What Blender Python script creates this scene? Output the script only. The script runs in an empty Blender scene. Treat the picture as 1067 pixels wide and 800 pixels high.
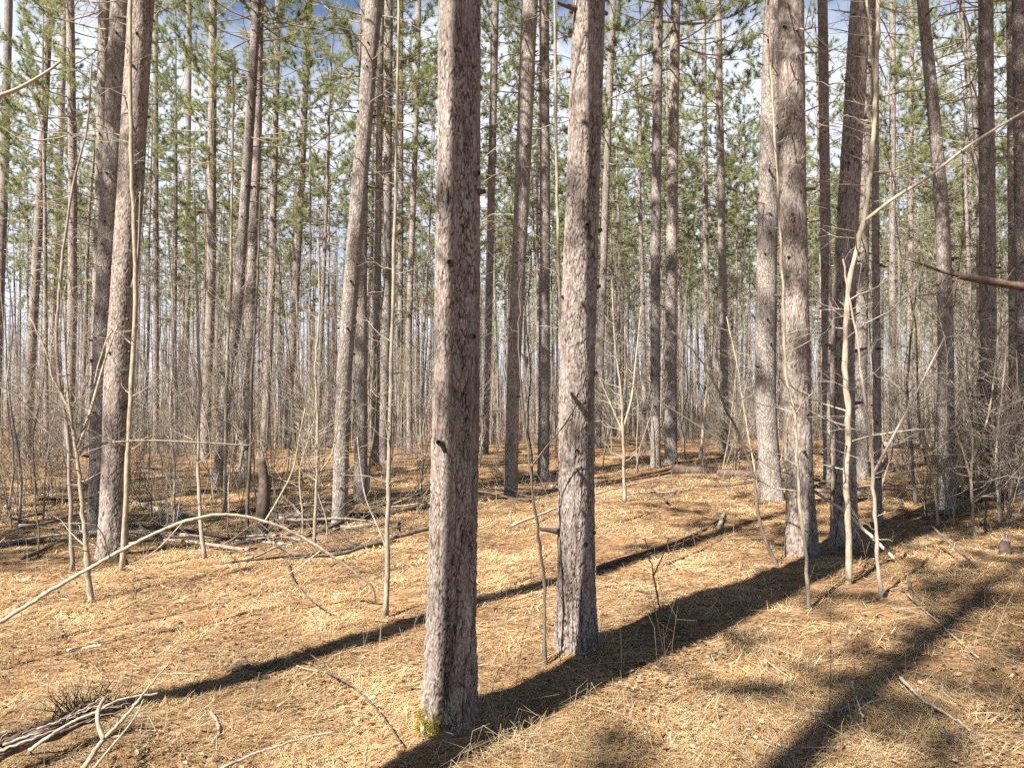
import bpy, math, random
import numpy as np
from mathutils import Vector, Matrix, Quaternion

random.seed(7)
RNG = np.random.default_rng(11)
SC = bpy.context.scene
COL = SC.collection
R = math.radians

# ------------------------------------------------------------------ camera
F = 800.0            # focal length in photo pixels (photo 1067 x 800)
CH = 1.6
PITCH = math.atan(25.0 / F)
cam_d = bpy.data.cameras.new('camera')
cam_d.sensor_width = 36.0
cam_d.lens = 36.0 * F / 1067.0
cam_d.clip_end = 3000
cam = bpy.data.objects.new('camera', cam_d)
cam.location = (0, 0, CH)
cam.rotation_euler = (math.pi / 2 + PITCH, 0, 0)
COL.objects.link(cam)
SC.camera = cam

SUN_AZ = R(44.0)      # the light travels this far to the right of the view axis
SUN_EL = R(46.0)
TX, TY = math.sin(SUN_AZ), math.cos(SUN_AZ)      # ground direction the light travels
NX, NY = TY, -TX                                  # to the right of it


# ------------------------------------------------------------------ noise
def _h(ix, iy, iz, s):
    n = (ix * 374761393 + iy * 668265263 + iz * 2147483647 + s * 144665) & 0xFFFFFFFF
    n = ((n ^ (n >> 13)) * 1274126177) & 0xFFFFFFFF
    n = (n ^ (n >> 16)) & 0xFFFFFFFF
    n = (n * 2246822519) & 0xFFFFFFFF
    n = (n ^ (n >> 15)) & 0xFFFFFFFF
    return n / 4294967295.0


def vn3(x, y, z, s=0):
    x, y, z = np.broadcast_arrays(np.asarray(x, float), np.asarray(y, float), np.asarray(z, float))
    ix, iy, iz = (np.floor(a).astype(np.int64) for a in (x, y, z))
    fx, fy, fz = x - ix, y - iy, z - iz
    fx, fy, fz = (a * a * (3 - 2 * a) for a in (fx, fy, fz))
    out = 0
    for dx in (0, 1):
        for dy in (0, 1):
            for dz in (0, 1):
                w = (fx if dx else 1 - fx) * (fy if dy else 1 - fy) * (fz if dz else 1 - fz)
                out = out + w * _h(ix + dx, iy + dy, iz + dz, s)
    return out * 2 - 1


def vn2(x, y, s=0):
    return vn3(x, y, 0.0, s)


def cell3(x, y, z, s=0):
    """F1, F2 and the id of the nearest cell."""
    ix, iy, iz = (np.floor(a).astype(np.int64) for a in (x, y, z))
    f1 = np.full(x.shape, 9.0); f2 = np.full(x.shape, 9.0); cid = np.zeros(x.shape)
    for dx in (-1, 0, 1):
        for dy in (-1, 0, 1):
            for dz in (-1, 0, 1):
                cx, cy, cz = ix + dx, iy + dy, iz + dz
                d = np.sqrt((cx + _h(cx, cy, cz, s + 1) - x) ** 2 + (cy + _h(cx, cy, cz, s + 2) - y) ** 2
                            + (cz + _h(cx, cy, cz, s + 3) - z) ** 2)
                nearer = d < f1
                f2 = np.where(nearer, f1, np.minimum(f2, d))
                cid = np.where(nearer, _h(cx, cy, cz, s + 4), cid)
                f1 = np.where(nearer, d, f1)
    return f1, f2, cid


# ------------------------------------------------------------------ ground shape
def gh(x, y):
    x = np.asarray(x, float); y = np.asarray(y, float)
    d = np.sqrt(x * x + y * y)
    far = np.clip((d - 9) / 20, 0, 1)
    h = 0.055 * vn2(x / 3.1 + 3.7, y / 3.1 + 1.2, 3) + 0.03 * vn2(x / 1.05, y / 1.05, 5)
    h = h + 0.018 * vn2(x / 0.42, y / 0.42, 8) + np.clip((16 - d) / 6, 0, 1) * 0.013 * vn2(x / 0.17, y / 0.17, 21) + far * 0.22 * vn2(x / 9.0, y / 9.0, 9)
    h = h + 0.10 * np.exp(-(((x - 3.6) / 1.6) ** 2 + ((y - 6.0) / 1.4) ** 2))
    h = h + 0.05 * np.exp(-(((x + 2.0) / 0.9) ** 2 + ((y - 3.9) / 0.5) ** 2))
    h = h + 0.28 * np.tanh(x / 7.0)
    u = np.clip((d - 26) / 40, 0, 1)
    h = h - 0.85 * u * u * (3 - 2 * u)
    for mx, my in ((-0.323, 3.95), (0.415, 4.98)):
        h = h + 0.045 * np.exp(-((x - mx) ** 2 + (y - my) ** 2) / 0.12)
    return h


CP, SP = math.cos(PITCH), math.sin(PITCH)


def ray(px, py):
    u, v = (px - 533.5) / F, (400.0 - py) / F
    return u, CP - v * SP, SP + v * CP      # x, y(forward), z


def at(px, py, D):
    """The point seen at that place of the photo, D metres ahead."""
    x, y, z = ray(px, py)
    t = D / y
    return np.array([x * t, D, CH + z * t])


def on_ground(px, py):
    x, y, z = ray(px, py)
    t = -CH / z if z < -1e-3 else 80.0
    for _ in range(12):
        t = (float(gh(x * t, y * t)) - CH) / z
    return np.array([x * t, y * t, CH + z * t])


# ------------------------------------------------------------------ mesh building
class MB:
    def __init__(self):
        self.v, self.f, self.m, self.c, self.n, self.a = [], [], [], [], 0, []

    def add(self, verts, faces, mat=0, col=None, attr=None):
        verts = np.asarray(verts, np.float32).reshape(-1, 3)
        self.v.append(verts)
        for fa in faces if isinstance(faces, list) else [faces]:
            fa = np.asarray(fa, np.int64)
            if len(fa):
                self.f.append(fa + self.n)
                self.m.append(np.full(len(fa), mat, np.int32))
        c = np.ones((len(verts), 4), np.float32)
        if col is not None:
            c[:, :3] = col
        self.c.append(c)
        self.a.append(np.zeros((len(verts), 2), np.float32) if attr is None else np.asarray(attr, np.float32))
        self.n += len(verts)

    def mesh(self, name, mats, smooth=True, colors=False, attr=None):
        me = bpy.data.meshes.new(name)
        v = np.concatenate(self.v)
        me.vertices.add(len(v))
        me.vertices.foreach_set('co', v.ravel())
        tot = np.concatenate([np.full(len(f), f.shape[1], np.int32) for f in self.f])
        loops = np.concatenate([f.ravel() for f in self.f]).astype(np.int32)
        me.loops.add(len(loops))
        me.loops.foreach_set('vertex_index', loops)
        me.polygons.add(len(tot))
        start = np.zeros(len(tot), np.int32); start[1:] = np.cumsum(tot)[:-1]
        me.polygons.foreach_set('loop_start', start)
        me.polygons.foreach_set('loop_total', tot)
        me.polygons.foreach_set('material_index', np.concatenate(self.m))
        me.polygons.foreach_set('use_smooth', np.full(len(tot), smooth, bool))
        for m in mats:
            me.materials.append(m)
        if colors:
            a = me.color_attributes.new('Col', 'FLOAT_COLOR', 'POINT')
            a.data.foreach_set('color', np.concatenate(self.c).ravel())
        if attr:
            both = np.concatenate(self.a)
            for k, nm in enumerate(attr):
                a = me.attributes.new(nm, 'FLOAT', 'POINT')
                a.data.foreach_set('value', np.ascontiguousarray(both[:, k]))
        me.update(calc_edges=True)
        return me


def frames(P):
    P = np.asarray(P, float)
    T = np.gradient(P, axis=0)
    T /= np.linalg.norm(T, axis=1)[:, None] + 1e-12
    ref = np.array([1.0, 0, 0]) if abs(T[0][0]) < 0.8 else np.array([0, 0, 1.0])
    U = np.zeros_like(P); u = ref
    for i in range(len(P)):
        u = u - T[i] * np.dot(u, T[i]); u /= np.linalg.norm(u) + 1e-12
        U[i] = u
    return T, U, np.cross(T, U)


def tube(mb, P, rad, k=6, mat=0, col=None, cap=True, disp=None, attrf=None):
    P = np.asarray(P, float); n = len(P)
    rad = np.broadcast_to(np.asarray(rad, float), (n,))
    T, U, W = frames(P)
    a = np.arange(k) * 2 * math.pi / k
    rr = rad[:, None] * np.ones(k)[None, :]
    if disp is not None:
        rr = rr + disp
    V = P[:, None, :] + rr[:, :, None] * (np.cos(a)[None, :, None] * U[:, None, :] + np.sin(a)[None, :, None] * W[:, None, :])
    idx = np.arange(n * k).reshape(n, k)
    q = np.stack([idx[:-1], np.roll(idx[:-1], -1, 1), np.roll(idx[1:], -1, 1), idx[1:]], -1).reshape(-1, 4)
    V = V.reshape(-1, 3)
    faces = [q]
    at_ = None if attrf is None else attrf.reshape(-1, 2)
    if cap:
        V = np.concatenate([V, P[:1], P[-1:]])
        c0, c1 = n * k, n * k + 1
        r = np.arange(k)
        faces.append(np.stack([np.roll(r, -1), r, np.full(k, c0)], -1))
        r2 = r + (n - 1) * k
        faces.append(np.stack([r2, np.roll(r2, -1), np.full(k, c1)], -1))
        if at_ is not None:
            at_ = np.concatenate([at_, np.zeros((2, 2))])
    mb.add(V, faces, mat, col, at_)


def segs(mb, A, B, ra, rb, k=3, mat=0, col=None):
    """Many straight tapering twigs at once."""
    A = np.asarray(A, float).reshape(-1, 3); B = np.asarray(B, float).reshape(-1, 3); m = len(A)
    if not m:
        return
    ra = np.broadcast_to(ra, (m,)); rb = np.broadcast_to(rb, (m,))
    T = B - A; T /= np.linalg.norm(T, axis=1)[:, None] + 1e-12
    ref = np.where(np.abs(T[:, 2:3]) < 0.8, np.array([[0, 0, 1.0]]), np.array([[1.0, 0, 0]]))
    U = np.cross(T, ref); U /= np.linalg.norm(U, axis=1)[:, None] + 1e-12
    W = np.cross(T, U)
    a = np.arange(k) * 2 * math.pi / k
    ring = np.cos(a)[None, :, None] * U[:, None] + np.sin(a)[None, :, None] * W[:, None]
    V = np.concatenate([A[:, None] + ring * ra[:, None, None], B[:, None] + ring * rb[:, None, None]], 1)
    base = (np.arange(m) * 2 * k)[:, None]
    r = np.arange(k); r2 = np.roll(r, -1)
    q = np.stack([base + r, base + r2, base + k + r2, base + k + r], -1).reshape(-1, 4)
    if col is not None and np.ndim(col) == 2:
        col = np.repeat(col, 2 * k, axis=0)
    mb.add(V.reshape(-1, 3), q, mat, col)


# ------------------------------------------------------------------ materials
def new_mat(name):
    m = bpy.data.materials.new(name); m.use_nodes = True
    nt = m.node_tree
    b = nt.nodes['Principled BSDF']
    b.inputs['Roughness'].default_value = 0.85
    b.inputs['Specular IOR Level'].default_value = 0.25
    return m, nt, b


def node(nt, t, **kw):
    n = nt.nodes.new(t)
    for k, v in kw.items():
        if k in n.inputs:
            n.inputs[k].default_value = v
        else:
            setattr(n, k, v)
    return n


def ramp(nt, fac, stops):
    r = nt.nodes.new('ShaderNodeValToRGB')
    e = r.color_ramp.elements
    while len(e) < len(stops):
        e.new(0.5)
    for i, (p, c) in enumerate(stops):
        e[i].position = p; e[i].color = (*c, 1)
    nt.links.new(fac, r.inputs[0])
    return r.outputs[0]


def mixc(nt, fac, a, b, mode='MIX'):
    m = nt.nodes.new('ShaderNodeMix'); m.data_type = 'RGBA'; m.blend_type = mode
    for s, v in ((m.inputs[0], fac), (m.inputs[6], a), (m.inputs[7], b)):
        if hasattr(v, 'is_output'):
            nt.links.new(v, s)
        else:
            s.default_value = v if not isinstance(v, tuple) else (*v, 1)
    return m.outputs[2]


def coords(nt, scale):
    tc = nt.nodes.new('ShaderNodeTexCoord')
    oi = nt.nodes.new('ShaderNodeObjectInfo')
    mp = nt.nodes.new('ShaderNodeMapping'); mp.inputs['Scale'].default_value = scale
    nt.links.new(tc.outputs['Object'], mp.inputs['Vector'])
    mul = nt.nodes.new('ShaderNodeMath'); mul.operation = 'MULTIPLY'; mul.inputs[1].default_value = 37.0
    nt.links.new(oi.outputs['Random'], mul.inputs[0])
    ad = nt.nodes.new('ShaderNodeVectorMath'); ad.operation = 'ADD'
    nt.links.new(mp.outputs[0], ad.inputs[0]); nt.links.new(mul.outputs[0], ad.inputs[1])
    return ad.outputs[0], oi.outputs['Random']


def bark_material(name, near=False):
    m, nt, b = new_mat(name)
    v, rnd = coords(nt, (30, 30, 11))
    warp = node(nt, 'ShaderNodeTexNoise', Scale=1.1, Detail=5.0, Roughness=0.6)
    nt.links.new(v, warp.inputs['Vector'])
    add = nt.nodes.new('ShaderNodeVectorMath'); add.operation = 'MULTIPLY_ADD'
    nt.links.new(warp.outputs['Color'], add.inputs[0]); add.inputs[1].default_value = (1.6, 1.6, 1.6); nt.links.new(v, add.inputs[2])
    vo = node(nt, 'ShaderNodeTexVoronoi', feature='DISTANCE_TO_EDGE', Scale=1.0)
    vc = node(nt, 'ShaderNodeTexVoronoi', feature='F1', Scale=1.0)
    nt.links.new(add.outputs[0], vo.inputs['Vector']); nt.links.new(add.outputs[0], vc.inputs['Vector'])
    big = node(nt, 'ShaderNodeTexNoise', Scale=0.16, Detail=6.0, Roughness=0.7)
    nt.links.new(v, big.inputs['Vector'])
    fine = node(nt, 'ShaderNodeTexNoise', Scale=3.2, Detail=8.0, Roughness=0.78)
    nt.links.new(v, fine.inputs['Vector'])
    c = ramp(nt, big.outputs[0], [(0.28, (0.188, 0.164, 0.144)), (0.48, (0.268, 0.243, 0.218)), (0.70, (0.348, 0.324, 0.296))])
    f = ramp(nt, fine.outputs[0], [(0.32, (0.52, 0.49, 0.47)), (0.5, (0.97, 0.97, 0.97)), (0.68, (1.32, 1.30, 1.27))])
    c = mixc(nt, 1.0, c, f, 'MULTIPLY')
    if near:
        at_ = node(nt, 'ShaderNodeAttribute', attribute_name='furrow')
        g = ramp(nt, at_.outputs['Fac'], [(0.0, (1, 1, 1)), (0.35, (0.62, 0.56, 0.53)), (0.8, (0.18, 0.14, 0.12))])
        ap = node(nt, 'ShaderNodeAttribute', attribute_name='plate')
        pc = ramp(nt, ap.outputs['Fac'], [(0.0, (0.70, 0.62, 0.57)), (0.45, (0.98, 0.95, 0.93)), (1.0, (1.18, 1.18, 1.18))])
    else:
        brk = node(nt, 'ShaderNodeTexNoise', Scale=0.8, Detail=2.0)
        nt.links.new(v, brk.inputs['Vector'])
        sub = nt.nodes.new('ShaderNodeMath'); sub.operation = 'MULTIPLY_ADD'
        nt.links.new(brk.outputs[0], sub.inputs[0]); sub.inputs[1].default_value = 0.30
        nt.links.new(vo.outputs['Distance'], sub.inputs[2])
        g = ramp(nt, sub.outputs[0], [(0.13, (0.42, 0.36, 0.33)), (0.25, (1, 1, 1))])
        pc = ramp(nt, vc.outputs['Color'], [(0.0, (0.72, 0.66, 0.62)), (0.5, (1.0, 0.97, 0.95)), (1.0, (1.2, 1.2, 1.2))])
    c = mixc(nt, 1.0, c, g, 'MULTIPLY')
    c = mixc(nt, 1.0, c, pc, 'MULTIPLY')
    tint = ramp(nt, rnd, [(0.0, (0.85, 0.84, 0.84)), (0.5, (1.0, 0.98, 0.96)), (1.0, (1.15, 1.13, 1.1))])
    c = mixc(nt, 1.0, c, tint, 'MULTIPLY')
    nt.links.new(c, b.inputs['Base Color'])
    bp = node(nt, 'ShaderNodeBump', Strength=0.9, Distance=0.010)
    hgt = nt.nodes.new('ShaderNodeMath'); hgt.operation = 'MULTIPLY_ADD'
    nt.links.new(fine.outputs[0], hgt.inputs[0]); hgt.inputs[1].default_value = 0.7
    if near:
        hgt.inputs[2].default_value = 0.0
        bp.inputs['Distance'].default_value = 0.007
    else:
        mr = node(nt, 'ShaderNodeMapRange'); mr.inputs[2].default_value = 0.25
        nt.links.new(vo.outputs['Distance'], mr.inputs[0]); nt.links.new(mr.outputs[0], hgt.inputs[2])
    nt.links.new(hgt.outputs[0], bp.inputs['Height'])
    nt.links.new(bp.outputs[0], b.inputs['Normal'])
    b.inputs['Roughness'].default_value = 0.9
    return m


M_BARK = bark_material('pine_bark')
M_BARK_NEAR = bark_material('furrowed_pine_bark', True)


def wood_material(name, c0, c1, scale=(30, 30, 6), bump=0.3):
    m, nt, b = new_mat(name)
    v, rnd = coords(nt, scale)
    n = node(nt, 'ShaderNodeTexNoise', Scale=1.0, Detail=5.0, Roughness=0.65)
    nt.links.new(v, n.inputs['Vector'])
    c = ramp(nt, n.outputs[0], [(0.3, c0), (0.7, c1)])
    tint = ramp(nt, rnd, [(0.0, (0.8, 0.8, 0.8)), (1.0, (1.15, 1.13, 1.1))])
    c = mixc(nt, 1.0, c, tint, 'MULTIPLY')
    nt.links.new(c, b.inputs['Base Color'])
    bp = node(nt, 'ShaderNodeBump', Strength=bump, Distance=0.004)
    nt.links.new(n.outputs[0], bp.inputs['Height']); nt.links.new(bp.outputs[0], b.inputs['Normal'])
    return m


M_SAP = wood_material('smooth_tan_bark', (0.15, 0.124, 0.09), (0.41, 0.35, 0.255), (34, 34, 11), 0.5)
M_SAP_DARK = wood_material('dark_twig_bark', (0.065, 0.052, 0.038), (0.15, 0.122, 0.09))
M_SAP_GREY = wood_material('grey_twig_bark', (0.18, 0.15, 0.12), (0.35, 0.295, 0.24))
M_DEAD = wood_material('weathered_dead_wood', (0.17, 0.13, 0.10), (0.36, 0.30, 0.24))
M_PALE = wood_material('bleached_dead_wood', (0.27, 0.22, 0.16), (0.46, 0.385, 0.29))
M_ROT = wood_material('rotten_dark_wood', (0.04, 0.029, 0.023), (0.14, 0.10, 0.075), (20, 20, 20), 0.8)
M_KNOT = wood_material('dark_knot_wood', (0.05, 0.036, 0.03), (0.13, 0.095, 0.08))


def col_material(name, transl=0.0, rough=0.7):
    m, nt, b = new_mat(name)
    a = node(nt, 'ShaderNodeAttribute', attribute_name='Col')
    oi = nt.nodes.new('ShaderNodeObjectInfo')
    tint = ramp(nt, oi.outputs['Random'], [(0.0, (0.82, 0.86, 0.85)), (1.0, (1.15, 1.1, 1.05))])
    c = mixc(nt, 1.0, a.outputs['Color'], tint, 'MULTIPLY')
    nt.links.new(c, b.inputs['Base Color'])
    b.inputs['Roughness'].default_value = rough
    if transl:
        tr = nt.nodes.new('ShaderNodeBsdfTranslucent'); nt.links.new(c, tr.inputs['Color'])
        mx = nt.nodes.new('ShaderNodeMixShader'); mx.inputs[0].default_value = transl
        nt.links.new(b.outputs[0], mx.inputs[1]); nt.links.new(tr.outputs[0], mx.inputs[2])
        nt.links.new(mx.outputs[0], nt.nodes['Material Output'].inputs['Surface'])
    return m


M_NEEDLE = col_material('pine_needles', 0.42, 0.5)
M_LITTER = col_material('dry_litter', 0.0, 0.75)
M_LEAF = col_material('dry_leaves', 0.15, 0.7)
M_MOSS = col_material('moss', 0.1, 0.9)


def ground_material():
    m, nt, b = new_mat('needle_covered_soil')
    tc = nt.nodes.new('ShaderNodeTexCoord')
    def nz(s, d=6.0, r=0.65):
        n = node(nt, 'ShaderNodeTexNoise', Scale=s, Detail=d, Roughness=r)
        nt.links.new(tc.outputs['Object'], n.inputs['Vector']); return n.outputs[0]
    big = nz(0.9); mid = nz(7.0); fine = nz(60.0, 8.0, 0.75)
    c = ramp(nt, mid, [(0.30, (0.11, 0.062, 0.034)), (0.5, (0.25, 0.148, 0.075)), (0.70, (0.40, 0.265, 0.145))])
    f = ramp(nt, fine, [(0.3, (0.45, 0.42, 0.40)), (0.5, (0.95, 0.95, 0.95)), (0.7, (1.45, 1.42, 1.35))])
    c = mixc(nt, 1.0, c, f, 'MULTIPLY')
    g = ramp(nt, big, [(0.3, (0.78, 0.72, 0.68)), (0.6, (1.05, 1.03, 1.0))])
    c = mixc(nt, 1.0, c, g, 'MULTIPLY')
    nt.links.new(c, b.inputs['Base Color'])
    bp = node(nt, 'ShaderNodeBump', Strength=0.9, Distance=0.03)
    ad = nt.nodes.new('ShaderNodeMath'); ad.operation = 'MULTIPLY_ADD'
    nt.links.new(fine, ad.inputs[0]); ad.inputs[1].default_value = 0.5; nt.links.new(mid, ad.inputs[2])
    nt.links.new(ad.outputs[0], bp.inputs['Height']); nt.links.new(bp.outputs[0], b.inputs['Normal'])
    b.inputs['Roughness'].default_value = 0.95
    b.inputs['Specular IOR Level'].default_value = 0.1
    return m


M_GROUND = ground_material()


# ------------------------------------------------------------------ object helpers
def tag(o, label=None, cat=None, group=None, kind=None):
    for k, v in (('label', label), ('category', cat), ('group', group), ('kind', kind)):
        if v:
            o[k] = v
    return o


def link(name, me, parent=None, loc=(0, 0, 0)):
    o = bpy.data.objects.new(name, me); COL.objects.link(o)
    o.location = loc
    if parent:
        o.parent = parent
    return o


def empty(name, loc):
    o = bpy.data.objects.new(name, None); COL.objects.link(o)
    o.location = loc; o.empty_display_size = 0.3
    return o


# ------------------------------------------------------------------ ground sheet
def axis(lo, hi, step, out_lo, out_hi, grow=1.16):
    a = list(np.arange(lo, hi + 1e-6, step))
    s = step; x = hi
    while x < out_hi:
        s *= grow; x += s; a.append(x)
    s = step; x = lo; pre = []
    while x > out_lo:
        s *= grow; x -= s; pre.append(x)
    return np.array(pre[::-1] + a)


gx = axis(-6.5, 6.5, 0.05, -700, 700, 1.10)
gy = axis(2.6, 10.0, 0.05, -300, 1200, 1.08)
X, Y = np.meshgrid(gx, gy)
Z = gh(X, Y)
fine_w = np.clip((14 - np.hypot(X, Y)) / 6, 0, 1)
Z = Z + fine_w * (0.006 * vn2(X / 0.09, Y / 0.09, 22))
mb = MB()
ny, nx = X.shape
idx = np.arange(nx * ny).reshape(ny, nx)
mb.add(np.stack([X, Y, Z], -1).reshape(-1, 3), np.stack([idx[:-1, :-1], idx[:-1, 1:], idx[1:, 1:], idx[1:, :-1]], -1).reshape(-1, 4))
tag(link('ground', mb.mesh('ground', [M_GROUND])), 'forest floor covered in rust brown pine needles', None, None, 'structure')


# ------------------------------------------------------------------ pine pieces
def unit(v):
    return v / (np.linalg.norm(v, axis=-1, keepdims=True) + 1e-12)


def needle_tufts(mb, C, Dv, rng, n=24, L=0.16, w=0.006, mat=1):
    """A brush of long needles round each twig tip."""
    m = len(C)
    Cc = np.repeat(C, n, 0); Dd = np.repeat(Dv, n, 0)
    rnd = unit(rng.normal(size=(m * n, 3)))
    dirs = unit(Dd * rng.uniform(0.2, 1.1, (m * n, 1)) + rnd * 0.75)
    start = Cc - Dd * rng.uniform(0, 0.16, (m * n, 1))
    ln = L * rng.uniform(0.65, 1.15, (m * n, 1))
    side = unit(np.cross(dirs, unit(rng.normal(size=(m * n, 3))))) * w
    V = np.stack([start - side, start + side, start + dirs * ln], 1).reshape(-1, 3)
    base = np.array([[0.225, 0.258, 0.118]]) + rng.normal(size=(m, 1)) * np.array([[0.020, 0.018, 0.006]]) + rng.uniform(0, 1, (m, 1)) ** 3 * np.array([[0.09, 0.075, 0.02]])
    col = np.repeat(np.clip(base, 0.02, 0.45), n * 3, 0)
    mb.add(V, np.arange(m * n * 3).reshape(-1, 3), mat, col)


def crown_mesh(name, seed, height=9.5, spread=2.3, density=1.0, blades=24, w=0.006):
    rng = np.random.default_rng(seed)
    mb = MB(); tips, dirs = [], []
    A, B, ra, rb = [], [], [], []
    z = -0.6
    while z < height - 0.15:
        f = max(0.0, z / height)
        nb = rng.integers(3, 6)
        a0 = rng.uniform(0, 6.28)
        for i in range(nb):
            if rng.uniform() > 0.86 * density + 0.1:
                continue
            az = a0 + i * 6.283 / nb + rng.normal() * 0.3
            Lb = spread * (1 - f) ** 0.75 * rng.uniform(0.55, 1.15) * (0.75 if f < 0.08 else 1) + 0.25
            rise = 0.05 + 0.75 * f + rng.normal() * 0.12
            hd = np.array([math.cos(az), math.sin(az), 0])
            s = np.linspace(0, 1, 6)
            P = np.array([0, 0, z])[None] + hd[None] * (Lb * s)[:, None] + np.array([0, 0, 1.0])[None] * (Lb * (rise * s - 0.22 * s + 0.35 * s ** 3))[:, None]
            P = P + rng.normal(size=P.shape) * 0.03 * s[:, None]
            tube(mb, P, np.linspace(0.022, 0.006, 6) * (0.6 + 0.25 * Lb), 4, 0, cap=False)
            lush = rng.uniform(0.45, 1.75) if rng.uniform() > 0.14 else 0.0
            nt_ = int(Lb * 6.8 * density * lush * 1.3)
            for j in range(nt_):
                u = 0.32 + 0.68 * (j + rng.uniform(0, 1)) / nt_ if f > 0.06 else 0.5 + 0.5 * (j + rng.uniform()) / nt_
                u = min(u, 1.0)
                k = min(4, int(u * 5)); q = P[k] + (P[k + 1] - P[k]) * (u * 5 - k)
                bd = unit(P[k + 1] - P[k])
                sd = unit(bd * 0.7 + rng.normal(size=3) * 0.55 + np.array([0, 0, 0.45]))
                tl = rng.uniform(0.15, 0.5) * (1.1 - 0.4 * u)
                e = q + sd * tl
                A.append(q); B.append(e); ra.append(0.006); rb.append(0.004)
                tips.append(e); dirs.append(unit(sd + np.array([0, 0, 0.35])))
            if lush:
                tips.append(P[-1]); dirs.append(unit(P[-1] - P[-2] + np.array([0, 0, 0.1])))
        z += rng.uniform(0.42, 0.78)
    tips.append(np.array([0, 0, height])); dirs.append(np.array([0, 0, 1.0]))
    segs(mb, A, B, np.array(ra), np.array(rb), 3, 0)
    needle_tufts(mb, np.array(tips), np.array(dirs), rng, blades, 0.19, w)
    return mb.mesh(name, [M_DEAD, M_NEEDLE], False, True)


def branchwork_into(mb, P, seed, count, rad=0.1, z0=2.5, z1=11.5, mat=2):
    """The dead lower limbs of a pine: thin, bare, drooping and broken."""
    rng = np.random.default_rng(seed)
    P = np.asarray(P, float)
    A2, B2 = [], []
    for _ in range(count):
        z = z0 + (z1 - z0) * rng.uniform() ** 0.7
        f = (z - z0) / (z1 - z0)
        c = np.array([np.interp(z, P[:, 2], P[:, 0]), np.interp(z, P[:, 2], P[:, 1]), z])
        L = rng.uniform(0.15, 0.5) + f * rng.uniform(0.1, 1.6)
        az = rng.uniform(0, 6.28)
        hd = np.array([math.cos(az), math.sin(az), 0])
        s = np.linspace(0, 1, 5)
        Q = c[None] + hd[None] * (rad * 0.5 + L * s)[:, None]
        Q[:, 2] += L * (rng.uniform(-0.25, 0.35) * s + rng.uniform(-0.35, 0.15) * s ** 2)
        Q += rng.normal(size=Q.shape) * 0.03 * s[:, None]
        tube(mb, Q, np.linspace(0.013, 0.004, 5) * (0.7 + 0.3 * L), 4, mat, cap=False)
        if L > 0.5:
            m = rng.integers(2, 6)
            A = Q[rng.integers(1, 4, m)]
            A2.append(A); B2.append(A + unit(hd[None] * 0.6 + rng.normal(size=(m, 3)) * 0.6) * rng.uniform(0.15, 0.5, (m, 1)))
    if A2:
        segs(mb, np.concatenate(A2), np.concatenate(B2), 0.005, 0.0025, 3, mat)


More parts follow.
